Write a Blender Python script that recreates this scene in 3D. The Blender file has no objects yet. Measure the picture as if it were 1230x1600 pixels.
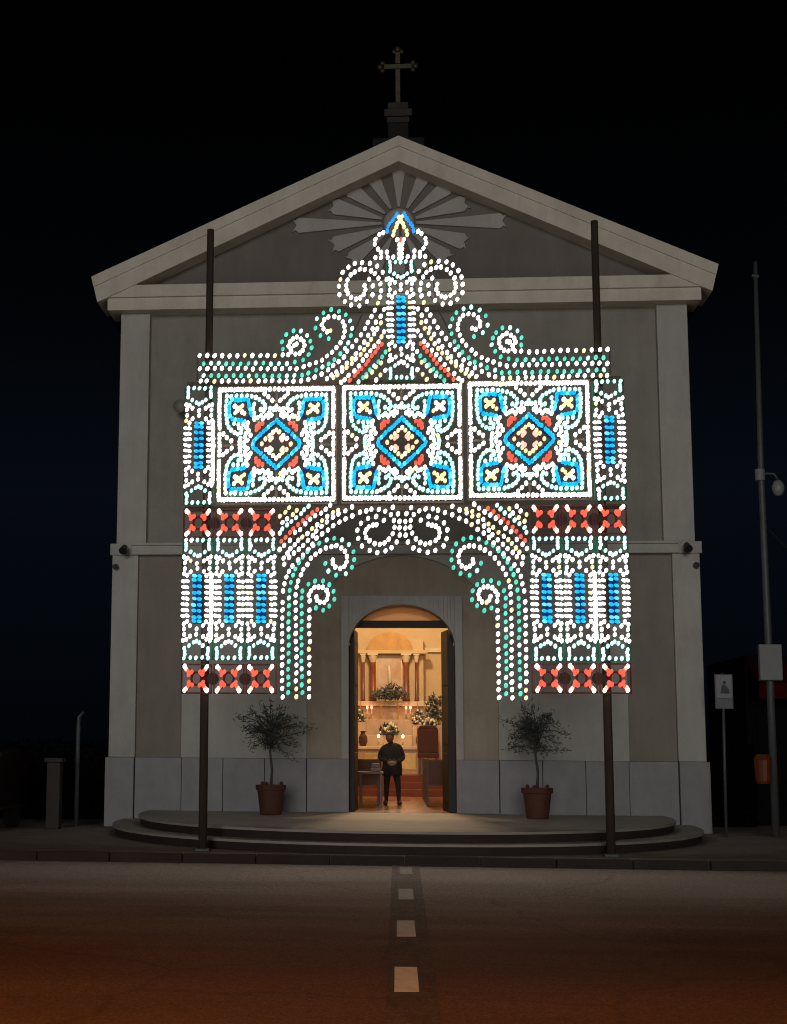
import bpy, math, random
from mathutils import Vector, Matrix
random.seed(7)
S = bpy.context.scene
COL = S.collection
R = math.radians

# ------------------------------------------------------------------ camera
EYE = Vector((-.09, -29.355, 1.5))
YAW, PITCH, ROLL = -.09359, .14966, .00792
fwd = Vector((math.sin(YAW)*math.cos(PITCH), math.cos(YAW)*math.cos(PITCH), math.sin(PITCH)))
rt = Vector((math.cos(YAW), -math.sin(YAW), 0)); up = rt.cross(fwd)
rt, up = rt*math.cos(ROLL)+up*math.sin(ROLL), up*math.cos(ROLL)-rt*math.sin(ROLL)
cd = bpy.data.cameras.new('camera'); cam = bpy.data.objects.new('camera', cd); COL.objects.link(cam)
cam.matrix_world = Matrix(((rt.x, up.x, -fwd.x, EYE.x), (rt.y, up.y, -fwd.y, EYE.y), (rt.z, up.z, -fwd.z, EYE.z), (0, 0, 0, 1)))
cd.sensor_fit = 'VERTICAL'; cd.sensor_height = 24; cd.lens = 2480.5/1600*24
cd.shift_x = (615-388.5)/1600
cd.clip_start = .1; cd.clip_end = 900
S.camera = cam

# ------------------------------------------------------------------ night sky, added facade fill light, exposure
wd = bpy.data.worlds.new('World'); S.world = wd; wd.use_nodes = True
wn = wd.node_tree; bg = wn.nodes['Background']
sky = wn.nodes.new('ShaderNodeTexSky'); sky.sky_type = 'NISHITA'; sky.sun_disc = False
sky.sun_elevation = R(-5.0); sky.sun_rotation = R(200); sky.altitude = 100
# town glow: deep navy low in the sky, fading to black overhead, the same all the way round
tcw = wn.nodes.new('ShaderNodeTexCoord'); sxyz = wn.nodes.new('ShaderNodeSeparateXYZ'); wn.links.new(tcw.outputs['Generated'], sxyz.inputs[0])
rampw = wn.nodes.new('ShaderNodeValToRGB'); wn.links.new(sxyz.outputs['Z'], rampw.inputs[0])
er = rampw.color_ramp; er.elements[0].position = 0; er.elements[0].color = (.012,.02,.04,1); er.elements[1].position = .42; er.elements[1].color = (0,0,0,1)
e_ = er.elements.new(.16); e_.color = (.035,.062,.11,1); e_ = er.elements.new(.27); e_.color = (.012,.02,.035,1)
addw = wn.nodes.new('ShaderNodeMixRGB'); addw.blend_type = 'ADD'; addw.inputs[0].default_value = 1
wn.links.new(sky.outputs[0], addw.inputs[1]); wn.links.new(rampw.outputs[0], addw.inputs[2]); wn.links.new(addw.outputs[0], bg.inputs[0])
bg.inputs[1].default_value = .05
ml = bpy.data.lights.new('front_fill_light', 'SUN'); ml.energy = .54; ml.angle = R(14); ml.color = (1, .985, .955)  # added fill from behind the camera, lifts the facade the bulbs leave dark
mo = bpy.data.objects.new('front_fill_light', ml); COL.objects.link(mo); mo.rotation_euler = (R(86), 0, R(-3))
S.view_settings.view_transform = 'Standard'; S.view_settings.look = 'None'
S.view_settings.gamma = 1; S.view_settings.use_curve_mapping = False
S.view_settings.exposure = 0
S.cycles.max_bounces = 6; S.cycles.diffuse_bounces = 3; S.cycles.glossy_bounces = 2
S.cycles.sample_clamp_indirect = 4
S.cycles.use_denoising = True
S.cycles.filter_width = 1.1

# ------------------------------------------------------------------ materials
DULL = {'hedge_leaf','dark_render','road_patch','asphalt','asphalt_patch','road_margin','dark_red_awning'}
def mat(name, col, rough=.8, var=.15, scale=3., bump=0., bscale=40., metal=0., col2=None, spots=0., spotcol=(.02,.02,.02), stretch=(1,1,1)):
    m = bpy.data.materials.new(name); m.use_nodes = True; nt = m.node_tree; N = nt.nodes; L = nt.links
    b = N['Principled BSDF']; b.inputs['Roughness'].default_value = rough; b.inputs['Metallic'].default_value = metal
    tc = N.new('ShaderNodeTexCoord'); mp = N.new('ShaderNodeMapping'); mp.inputs['Scale'].default_value = stretch
    L.new(tc.outputs['Object'], mp.inputs[0])
    n1 = N.new('ShaderNodeTexNoise'); n1.inputs['Scale'].default_value = scale; n1.inputs['Detail'].default_value = 8; n1.inputs['Roughness'].default_value = .65
    L.new(mp.outputs[0], n1.inputs['Vector'])
    rp = N.new('ShaderNodeValToRGB'); rp.color_ramp.elements[0].position = .3; rp.color_ramp.elements[1].position = .7
    c2 = col2 or tuple(c*(1-var) for c in col)
    rp.color_ramp.elements[0].color = (*c2, 1); rp.color_ramp.elements[1].color = (*[min(1, c*(1+(0 if col2 else var))) for c in col], 1)
    L.new(n1.outputs[0], rp.inputs[0]); out = rp.outputs[0]
    n3 = N.new('ShaderNodeTexNoise'); n3.inputs['Scale'].default_value = bscale; n3.inputs['Detail'].default_value = 4
    L.new(mp.outputs[0], n3.inputs['Vector'])
    if spots:
        n2 = N.new('ShaderNodeTexNoise'); n2.inputs['Scale'].default_value = scale*.37; n2.inputs['Detail'].default_value = 10; n2.inputs['Roughness'].default_value = .75
        L.new(mp.outputs[0], n2.inputs['Vector'])
        r2 = N.new('ShaderNodeValToRGB'); r2.color_ramp.elements[0].position = .5; r2.color_ramp.elements[1].position = .72
        r2.color_ramp.elements[1].color = (spots, spots, spots, 1)
        L.new(n2.outputs[0], r2.inputs[0])
        mx = N.new('ShaderNodeMixRGB'); L.new(r2.outputs[0], mx.inputs[0]); L.new(out, mx.inputs[1]); mx.inputs[2].default_value = (*spotcol, 1)
        out = mx.outputs[0]
    if 'plaster' in name or 'stucco' in name or 'marble' in name or 'travertine' in name:
        mq = N.new('ShaderNodeMapping'); mq.inputs['Scale'].default_value = (2.2, 2.2, .45); L.new(tc.outputs['Object'], mq.inputs[0])
        ns = N.new('ShaderNodeTexNoise'); ns.inputs['Scale'].default_value = 1.6; ns.inputs['Detail'].default_value = 7; ns.inputs['Roughness'].default_value = .7; L.new(mq.outputs[0], ns.inputs['Vector'])
        rs = N.new('ShaderNodeValToRGB'); rs.color_ramp.elements[0].position = .36; rs.color_ramp.elements[1].position = .62; rs.color_ramp.elements[0].color = (.72,.70,.67,1); rs.color_ramp.elements[1].color = (1,1,1,1)
        L.new(ns.outputs[0], rs.inputs[0]); mm = N.new('ShaderNodeMixRGB'); mm.blend_type = 'MULTIPLY'; mm.inputs[0].default_value = .38
        L.new(out, mm.inputs[1]); L.new(rs.outputs[0], mm.inputs[2]); out = mm.outputs[0]
    L.new(out, b.inputs['Base Color'])
    if bump:
        bp = N.new('ShaderNodeBump'); bp.inputs['Strength'].default_value = bump; bp.inputs['Distance'].default_value = .02
        L.new(n3.outputs[0], bp.inputs['Height']); L.new(bp.outputs[0], b.inputs['Normal'])
    if name in DULL: b.inputs['Specular IOR Level'].default_value = .05
    return m
def glow(name, col, k=1.):
    m = bpy.data.materials.new(name); m.use_nodes = True; nt = m.node_tree
    b = nt.nodes['Principled BSDF']; b.inputs['Base Color'].default_value = (*[.25*c/max(col) for c in col], 1)
    b.inputs['Emission Color'].default_value = (*[c/max(col) for c in col], 1); b.inputs['Emission Strength'].default_value = max(col)*k
    b.inputs['Roughness'].default_value = .3
    oi = nt.nodes.new('ShaderNodeObjectInfo'); mr = nt.nodes.new('ShaderNodeMapRange')    # every bulb burns a little differently
    mr.inputs['To Min'].default_value = max(col)*k*.82; mr.inputs['To Max'].default_value = max(col)*k*1.15
    nt.links.new(oi.outputs['Random'], mr.inputs[0]); nt.links.new(mr.outputs[0], b.inputs['Emission Strength'])
    return m
M = dict(
 greige=mat('greige_plaster', (.33,.31,.27), .9, .09, 1.3, .25, 55, spots=.4, spotcol=(.19,.17,.14)),
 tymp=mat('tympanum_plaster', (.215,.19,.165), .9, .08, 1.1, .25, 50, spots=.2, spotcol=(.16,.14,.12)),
 beige=mat('beige_plaster', (.46,.385,.30), .9, .08, 1.5, .2, 50, spots=.4, spotcol=(.2,.16,.12)),
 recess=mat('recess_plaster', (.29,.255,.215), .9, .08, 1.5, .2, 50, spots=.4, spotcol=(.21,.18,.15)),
 basest=mat('blackened_stone', (.016,.014,.013), .9, .2, 5),
 light=mat('pale_plaster', (.52,.50,.46), .9, .07, 1.4, .2, 60, spots=.38, spotcol=(.33,.31,.28)),
 cornice=mat('cornice_stucco', (.76,.70,.59), .85, .07, 2., .2, 50, spots=.3, spotcol=(.36,.32,.26)),
 oldstone=mat('old_stone', (.05,.04,.034), .9, .2, 5),
 ray=mat('ray_stucco', (.50,.475,.44), .85, .06, 3., .1, 60),
 plinth=mat('grey_marble', (.27,.255,.265), .5, .12, 2.5, .08, 30, spots=.4, spotcol=(.25,.23,.24)),
 frame=mat('travertine', (.46,.44,.41), .6, .06, 4., .08, 30),
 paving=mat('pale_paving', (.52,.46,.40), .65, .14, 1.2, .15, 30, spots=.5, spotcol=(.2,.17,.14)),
 pave2=mat('concrete_paving', (.42,.325,.265), .85, .2, 1.5, .2, 30, spots=.5, spotcol=(.22,.17,.14)),
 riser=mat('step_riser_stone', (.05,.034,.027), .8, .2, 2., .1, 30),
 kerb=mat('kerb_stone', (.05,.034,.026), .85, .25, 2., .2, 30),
 asphalt=mat('asphalt', (.095,.047,.022), .85, .25, .35, .6, 90, spots=.55, spotcol=(.04,.024,.014), stretch=(.35,1,1)),
 patch=mat('asphalt_patch', (.075,.045,.028), .85, .25, 2., .5, 90),
 paint=mat('road_paint', (.38,.345,.30), .8, .15, 12., .2, 90, spots=.6, spotcol=(.2,.18,.15)),
 roof=mat('roof_tile', (.09,.055,.045), .9, .3, 6., .3, 20),
 dwood=mat('dark_wood', (.012,.010,.009), .6, .3, 8., .1, 60, stretch=(4,4,.4)),
 pole=mat('weathered_timber', (.075,.052,.038), .8, .3, 5., .2, 60, stretch=(5,5,.3)),
 bronze=mat('old_bronze', (.06,.047,.028), .5, .3, 9., .1, 60, metal=.6),
 terra=mat('terracotta', (.11,.036,.024), .8, .2, 5., .15, 50),
 soil=mat('soil', (.03,.02,.015), .95, .3, 20),
 bark=mat('olive_bark', (.08,.065,.05), .9, .3, 12., .4, 60),
 leaf=mat('olive_leaf', (.075,.09,.08), .6, .35, 4.),
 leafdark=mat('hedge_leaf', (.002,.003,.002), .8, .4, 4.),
 galv=mat('galvanised_steel', (.10,.11,.11), .55, .15, 6., .05, 30, metal=.3),
 lampwhite=mat('opal_plastic', (.25,.25,.24), .4, .05),
 boxgrey=mat('grey_cabinet_paint', (.24,.235,.23), .6, .06, 5),
 signw=mat('sign_white', (.22,.22,.235), .5, .04, 8), signg=mat('sign_grey', (.12,.125,.14), .5, .05, 8), black=mat('black_paint', (.02,.02,.022), .5, .1),
 orange=mat('orange_plastic', (.16,.03,.003), .5, .12, 5), redp=mat('dark_red_awning', (.05,.003,.002), .8, .2, 5),
 house=mat('dark_render', (.006,.006,.006), .9, .2, 2), gate=mat('gate_pillar_stone', (.055,.045,.036), .85, .2, 4, .2, 30),
 carred=mat('dark_red_car_paint', (.02,.003,.003), .35, .1), carglass=mat('car_glass', (.01,.011,.013), .1, .1), tyre=mat('tyre_rubber', (.015,.015,.015), .9, .1),
 lens=mat('lamp_lens', (.5,.45,.35), .2, .1), plate=mat('number_plate', (.35,.3,.2), .5, .1),
 iwall=mat('nave_cream_wall', (.62,.5,.3), .9, .06, 1.5), iapse=mat('apse_wall', (.55,.42,.24), .9, .1, 1.2),
 ifloor=mat('polished_nave_floor', (.30,.155,.07), .22, .15, 1.2), carpet=mat('red_brown_carpet', (.2,.06,.035), .9, .15, 5),
 redmarble=mat('red_marble', (.2,.06,.035), .35, .35, 3.), gold=mat('gilded', (.62,.4,.12), .4, .2, 9, metal=.4), ochre=mat('ochre_stucco', (.50,.29,.10), .8, .15, 4),
 ivory=mat('ivory_stucco', (.68,.58,.42), .6, .08, 6),
 canvas=mat('altar_canvas', (.62,.55,.47), .7, .0, 1.3, col2=(.42,.22,.09)), pew=mat('pew_wood', (.085,.036,.016), .45, .3, 4., stretch=(.4,4,4)),
 altarw=mat('altar_marble', (.6,.42,.26), .45, .15, 3.), brownc=mat('dark_velvet', (.07,.025,.02), .9, .2, 5), petal=mat('white_petal', (.75,.68,.5), .6, .1, 5),
 cloth=mat('black_coat', (.012,.012,.014), .85, .3, 8, .1, 60), trouser=mat('dark_trousers', (.01,.01,.012), .9, .3, 8), skin=mat('skin', (.15,.08,.05), .6, .08, 6), hair=mat('dark_hair', (.02,.014,.01), .7, .3, 30),
 shoe=mat('black_leather', (.01,.01,.01), .35, .2), paper=mat('grey_cap_cloth', (.2,.18,.17), .8, .1),
 socket=mat('black_lampholder', (.012,.012,.013), .6, .2, 20),
 lath_g=mat('green_painted_lath', (.005,.09,.045), .7, .2, 9), lath_b=mat('blue_painted_lath', (.002,.010,.10), .7, .2, 9), lath_d=mat('dark_painted_lath', (.035,.03,.03), .8, .3, 9), lath_r=mat('red_brown_painted_lath', (.11,.02,.012), .75, .2, 9),
 lath_w=mat('brown_frame_lath', (.1,.07,.05), .8, .3, 9),
)
# road: asphalt coloured paler towards the kerb to stand for the bulbs' light
def kerb_light_tint(m, y0, y1, col):
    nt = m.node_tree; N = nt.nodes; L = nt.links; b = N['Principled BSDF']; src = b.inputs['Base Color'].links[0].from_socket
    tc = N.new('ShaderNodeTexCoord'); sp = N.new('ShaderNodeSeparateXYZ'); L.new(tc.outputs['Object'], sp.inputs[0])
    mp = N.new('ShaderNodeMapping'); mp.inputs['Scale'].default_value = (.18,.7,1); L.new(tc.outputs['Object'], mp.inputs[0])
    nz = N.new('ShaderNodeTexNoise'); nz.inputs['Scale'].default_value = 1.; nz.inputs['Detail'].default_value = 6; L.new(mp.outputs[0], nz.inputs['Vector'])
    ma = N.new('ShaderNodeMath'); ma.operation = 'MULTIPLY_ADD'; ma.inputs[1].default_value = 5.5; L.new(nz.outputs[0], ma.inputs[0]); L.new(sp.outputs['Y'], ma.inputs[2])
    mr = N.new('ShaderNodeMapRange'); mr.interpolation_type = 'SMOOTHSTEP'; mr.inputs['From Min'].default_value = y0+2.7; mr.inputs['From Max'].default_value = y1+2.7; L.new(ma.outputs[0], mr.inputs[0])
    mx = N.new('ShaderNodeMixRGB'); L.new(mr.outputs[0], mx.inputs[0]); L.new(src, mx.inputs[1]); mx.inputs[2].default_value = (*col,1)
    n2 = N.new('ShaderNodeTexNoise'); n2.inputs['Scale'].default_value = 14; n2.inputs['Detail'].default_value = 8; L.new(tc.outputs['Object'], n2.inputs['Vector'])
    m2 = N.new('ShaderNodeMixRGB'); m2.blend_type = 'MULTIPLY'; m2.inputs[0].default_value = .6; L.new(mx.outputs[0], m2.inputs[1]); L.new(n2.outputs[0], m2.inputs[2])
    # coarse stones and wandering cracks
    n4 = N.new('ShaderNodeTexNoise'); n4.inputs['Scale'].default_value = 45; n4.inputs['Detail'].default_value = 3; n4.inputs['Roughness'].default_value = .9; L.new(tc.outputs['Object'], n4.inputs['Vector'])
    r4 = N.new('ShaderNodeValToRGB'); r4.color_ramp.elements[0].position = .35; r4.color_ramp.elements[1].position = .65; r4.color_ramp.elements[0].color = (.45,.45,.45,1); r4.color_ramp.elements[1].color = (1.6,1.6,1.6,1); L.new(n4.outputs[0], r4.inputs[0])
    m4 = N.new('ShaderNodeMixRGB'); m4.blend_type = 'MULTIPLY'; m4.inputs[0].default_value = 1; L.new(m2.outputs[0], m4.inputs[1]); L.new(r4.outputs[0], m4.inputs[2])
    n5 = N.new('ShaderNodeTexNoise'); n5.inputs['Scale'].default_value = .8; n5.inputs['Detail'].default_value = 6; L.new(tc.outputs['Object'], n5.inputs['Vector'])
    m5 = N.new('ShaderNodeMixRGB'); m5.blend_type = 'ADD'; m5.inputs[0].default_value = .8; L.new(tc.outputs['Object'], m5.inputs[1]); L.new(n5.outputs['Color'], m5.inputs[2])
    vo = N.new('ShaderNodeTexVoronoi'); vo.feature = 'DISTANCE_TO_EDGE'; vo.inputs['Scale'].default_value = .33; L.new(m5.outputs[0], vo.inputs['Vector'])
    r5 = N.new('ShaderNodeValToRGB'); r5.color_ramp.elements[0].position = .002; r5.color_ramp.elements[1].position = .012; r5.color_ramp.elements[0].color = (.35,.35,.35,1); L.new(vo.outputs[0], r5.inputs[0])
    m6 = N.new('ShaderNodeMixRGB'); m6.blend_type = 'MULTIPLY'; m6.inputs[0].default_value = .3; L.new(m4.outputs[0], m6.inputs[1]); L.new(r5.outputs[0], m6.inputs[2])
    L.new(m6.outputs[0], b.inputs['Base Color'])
kerb_light_tint(M['asphalt'], -17, -8.0, (.60,.46,.385)); kerb_light_tint(M['patch'], -17, -8.0, (.40,.31,.26))
amber = bpy.data.materials.new('amber_fanlight_glass'); amber.use_nodes = True
_t = amber.node_tree.nodes.new('ShaderNodeBsdfTranslucent'); _t.inputs[0].default_value = (.62,.5,.4,1)
amber.node_tree.links.new(_t.outputs[0], amber.node_tree.nodes['Material Output'].inputs[0])
LUM = 1.0
BULB_COL = dict(W=(4.6,4.3,4.05), T=(.92,1.8,1.62), C=(.15,.95,1.35), G=(.12,.82,.62), B=(.0,.60,1.2), R=(1.35,.15,.085), Y=(1.7,1.3,.62), P=(1.9,.85,.7), b=(.02,.38,1.25))
for k_, c_ in BULB_COL.items(): M['bulb_'+k_] = glow({'W':'white','T':'pale_teal','G':'teal','B':'sky_blue','C':'pale_cyan','R':'red','Y':'cream','P':'hot_pink','b':'blue'}[k_]+'_bulb_glass', c_, LUM)

# ------------------------------------------------------------------ mesh helpers
class MB:
    def __init__(s): s.v = []; s.f = []; s.mi = []
    def add(s, vs, fs, mi=0):
        n = len(s.v); s.v += [tuple(v) for v in vs]; s.f += [tuple(i+n for i in f) for f in fs]; s.mi += [mi]*len(fs); return s
    def box(s, x0, x1, y0, y1, z0, z1, mi=0):
        return s.add([(x0,y0,z0),(x1,y0,z0),(x1,y1,z0),(x0,y1,z0),(x0,y0,z1),(x1,y0,z1),(x1,y1,z1),(x0,y1,z1)],
                     [(0,3,2,1),(4,5,6,7),(0,1,5,4),(1,2,6,5),(2,3,7,6),(3,0,4,7)], mi)
    def prism_y(s, pts, y0, y1, mi=0):          # polygon in x,z extruded along y (counter-clockwise seen from the front)
        n = len(pts)
        return s.add([(x,y0,z) for x,z in pts]+[(x,y1,z) for x,z in pts],
                     [tuple(range(n)), tuple(range(2*n-1,n-1,-1))]+[((i+1)%n,i,n+i,n+(i+1)%n) for i in range(n)], mi)
    def prism_z(s, pts, z0, z1, mi=0):
        n = len(pts)
        return s.add([(x,y,z0) for x,y in pts]+[(x,y,z1) for x,y in pts],
                     [tuple(range(n-1,-1,-1)), tuple(range(n,2*n))]+[(i,(i+1)%n,n+(i+1)%n,n+i) for i in range(n)], mi)
    def prism_x(s, pts, x0, x1, mi=0):
        n = len(pts)
        return s.add([(x0,y,z) for y,z in pts]+[(x1,y,z) for y,z in pts],
                     [tuple(range(n-1,-1,-1)), tuple(range(n,2*n))]+[(i,(i+1)%n,n+(i+1)%n,n+i) for i in range(n)], mi)
    def tube(s, pts, rad, n=8, mi=0, cap=True):
        pts = [Vector(p) for p in pts]; rad = rad if isinstance(rad, (list,tuple)) else [rad]*len(pts); rings = []
        for i, p in enumerate(pts):
            t = (pts[min(i+1,len(pts)-1)]-pts[max(i-1,0)]).normalized()
            a = t.cross(Vector((0,0,1)) if abs(t.z) < .9 else Vector((0,1,0))).normalized(); b = t.cross(a)
            rings.append([p+(a*math.cos(2*math.pi*k/n)+b*math.sin(2*math.pi*k/n))*rad[i] for k in range(n)])
        vs = [v for r_ in rings for v in r_]; fs = []
        for i in range(len(pts)-1):
            for k in range(n): fs.append((i*n+k, i*n+(k+1)%n, (i+1)*n+(k+1)%n, (i+1)*n+k))
        if cap: fs += [tuple(range(n-1,-1,-1)), tuple(range((len(pts)-1)*n, len(pts)*n))]
        return s.add(vs, fs, mi)
    def lathe(s, prof, cx=0, cy=0, cz=0, n=20, mi=0):   # prof: (radius, z)
        vs = [(cx+r_*math.cos(2*math.pi*k/n), cy+r_*math.sin(2*math.pi*k/n), cz+z) for r_, z in prof for k in range(n)]
        fs = [(i*n+k, i*n+(k+1)%n, (i+1)*n+(k+1)%n, (i+1)*n+k) for i in range(len(prof)-1) for k in range(n)]
        fs += [tuple(range(n-1,-1,-1)), tuple(range((len(prof)-1)*n, len(prof)*n))]
        return s.add(vs, fs, mi)
    def ball(s, c, r, n=12, m=8, mi=0, sc=(1,1,1)):
        vs = [(c[0], c[1], c[2]+r*sc[2])]
        for i in range(1, m):
            a = math.pi*i/m
            vs += [(c[0]+r*sc[0]*math.sin(a)*math.cos(2*math.pi*k/n), c[1]+r*sc[1]*math.sin(a)*math.sin(2*math.pi*k/n), c[2]+r*sc[2]*math.cos(a)) for k in range(n)]
        vs.append((c[0], c[1], c[2]-r*sc[2])); L_ = len(vs)-1
        fs = [(0, 1+k, 1+(k+1)%n) for k in range(n)]
        for i in range(m-2):
            for k in range(n): fs.append((1+i*n+k, 1+(i+1)*n+k, 1+(i+1)*n+(k+1)%n, 1+i*n+(k+1)%n))
        fs += [(L_, 1+(m-2)*n+(k+1)%n, 1+(m-2)*n+k) for k in range(n)]
        return s.add(vs, fs, mi)
    def arch_wall(s, x0, x1, z0, z1, hw, zs, rise, y0, y1, n=24, mi=0):   # wall with a round-headed opening centred on x=0
        arc = [(hw*math.cos(math.pi*k/n), zs+rise*math.sin(math.pi*k/n)) for k in range(n+1)]
        s.prism_y([(x0,z0),(-hw,z0),(-hw,zs),(x0,zs)], y0, y1, mi)
        s.prism_y([(hw,z0),(x1,z0),(x1,zs),(hw,zs)], y0, y1, mi)
        top = [(x1,zs)]+arc+[(x0,zs),(x0,z1),(x1,z1)]
        # strips above the arch, one per arc step, keep every face convex
        s.prism_y([(x0,zs),(-hw,zs),(-hw,z1),(x0,z1)], y0, y1, mi); s.prism_y([(hw,zs),(x1,zs),(x1,z1),(hw,z1)], y0, y1, mi)
        for (xa, za), (xb, zb) in zip(arc, arc[1:]): s.prism_y([(xb,zb),(xa,za),(xa,z1),(xb,z1)], y0, y1, mi)
        return s
    def build(s, name, m, parent=None, smooth=False, bevel=0):
        me = bpy.data.meshes.new(name); me.from_pydata(s.v, [], s.f); 
        ms = m if isinstance(m, (list,tuple)) else [m]
        for k in ms: me.materials.append(M[k] if isinstance(k, str) else k)
        if len(ms) > 1: me.polygons.foreach_set('material_index', s.mi)
        if smooth: me.polygons.foreach_set('use_smooth', [True]*len(me.polygons))
        me.update(); return link(name, me, parent, bevel, smooth)
def link(name, me, parent=None, bevel=0, smooth=False):
    o = bpy.data.objects.new(name, me); COL.objects.link(o)
    if parent is not None:
        o.parent = parent; o.location = -parent.location if parent.get('origin_child') is None else (0,0,0)
    if bevel:
        b = o.modifiers.new('bevel', 'BEVEL'); b.width = bevel; b.segments = 2; b.limit_method = 'ANGLE'
    return o
def thing(name, label, cat, loc=(0,0,0), group=None):   # parts are modelled in world space round their thing
    o = bpy.data.objects.new(name, None); COL.objects.link(o); o.location = loc
    o.empty_display_size = .2; o['label'] = label; o['category'] = cat
    if group: o['group'] = group
    return o
def tag(o, label, cat, group=None):
    o['label'] = label; o['category'] = cat
    if group: o['group'] = group
    return o
def struct(o): o['kind'] = 'structure'; return o
def sub(name, mb, m, parent, **k):                      # sub-part: parent is itself a part whose origin is the world origin
    o = mb.build(name, m, None, **k); o.parent = parent; return o
NAVE = 6.8
SODIUM = 12000
# ------------------------------------------------------------------ bulb layouts measured in the plane of the illuminations (x, z), left half
ARCH = [
    ('W', [(-168,226),(-168,237),(-169,248),(-169,259),(-169,270),(-169,281),(-169,292),(-169,303),(-169,314),(-169,325),(-169,336),(-169,347),(-169,358),(-168,374),(-166,384),(-164,394),(-160,402),(-155,410),(-147,418),(-140,425),(-133,433),(-127,441),(-121,449),(-113,455),(-105,461),(-97,467),(-89,472),(-80,477),(-70,481),(-60,485),(-51,488),(-43,490),(-33,490),(-24,487),(-16,482),(-12,474),(-11,464),(-14,455),(-19,447),(-25,442),(-32,440),(-39,441),(-46,445),(-51,450),(-52,456),(-51,461),(-47,465),(-41,467),(-36,468)]),
    ('G', [(-160,232),(-160,243),(-160,253),(-160,264),(-160,275),(-160,286),(-160,298),(-160,309),(-160,320),(-160,331),(-160,342),(-160,353),(-160,364),(-159,375),(-157,386),(-154,396),(-151,405),(-146,414),(-141,422),(-134,430),(-126,438),(-117,442),(-107,447),(-96,449),(-85,447),(-75,440),(-69,430),(-68,418),(-71,407),(-80,398),(-93,396),(-104,402),(-109,413)]),
    ('W', [(-149,226),(-149,237),(-149,248),(-149,259),(-149,270),(-149,281),(-149,292),(-150,303),(-150,314),(-150,325),(-150,336),(-150,347),(-150,358),(-150,369),(-149,380),(-147,388),(-143,397),(-139,405),(-134,412),(-129,420),(-122,426),(-115,431),(-108,435),(-100,437),(-93,438),(-86,435),(-81,430),(-78,423),(-79,415),(-82,409),(-88,406),(-94,408),(-98,413),(-98,418)]),
    ('G', [(-141,232),(-141,243),(-141,254),(-142,265),(-142,276),(-142,287),(-142,298),(-142,309),(-142,320),(-142,331),(-142,342),(-142,353),(-142,364),(-141,374),(-133,384),(-123,388),(-112,388),(-103,383),(-97,374),(-96,362),(-103,353),(-112,347),(-122,350)]),
    ('W', [(-131,226),(-131,237),(-131,248),(-131,259),(-131,270),(-131,281),(-131,292),(-131,303),(-131,314),(-131,325),(-131,336),(-131,347),(-131,360),(-132,368),(-129,374),(-124,379),(-118,380),(-112,379),(-107,375),(-105,369),(-106,363),(-110,358),(-116,358),(-120,361),(-121,366)]),
    ('W', [(-26,474),(-37,479),(-48,477),(-58,470),(-63,460),(-62,448),(-57,438),(-46,431),(-35,428),(-24,431),(-15,435),(-8,443)]),
    ('W', [(-4,472),(-4,463),(-4,453)]),
    ('W', [(-13,492),(-6,483)]),
    ('W', [(-166,412),(-159,422),(-153,428),(-146,433),(-140,439),(-133,446),(-126,453),(-121,459),(-114,465),(-106,472),(-98,479),(-90,484),(-80,488),(-70,493)]),
    ('Y', [(-167,421),(-162,428),(-158,434),(-152,440),(-147,446),(-141,451),(-134,456),(-127,463),(-120,468),(-113,474),(-106,480),(-98,486),(-90,489)]),
    ('W', [(-173,433),(-167,439),(-159,446),(-151,457),(-144,462),(-137,470),(-130,476),(-123,481),(-115,485),(-108,490),(-101,496)]),
    ('R', [(-171,445),(-165,450),(-159,457),(-154,463),(-147,469),(-141,474),(-134,479),(-127,485),(-120,490)]),
    ('T', [(-173,456),(-170,463),(-163,468),(-157,473),(-150,479),(-143,484),(-138,490),(-132,495)]),
    ('Y', [(-170,472),(-162,477),(-155,483),(-149,489)]),
    ('Y', [(-173,481),(-165,486),(-160,493)]),
]
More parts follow.
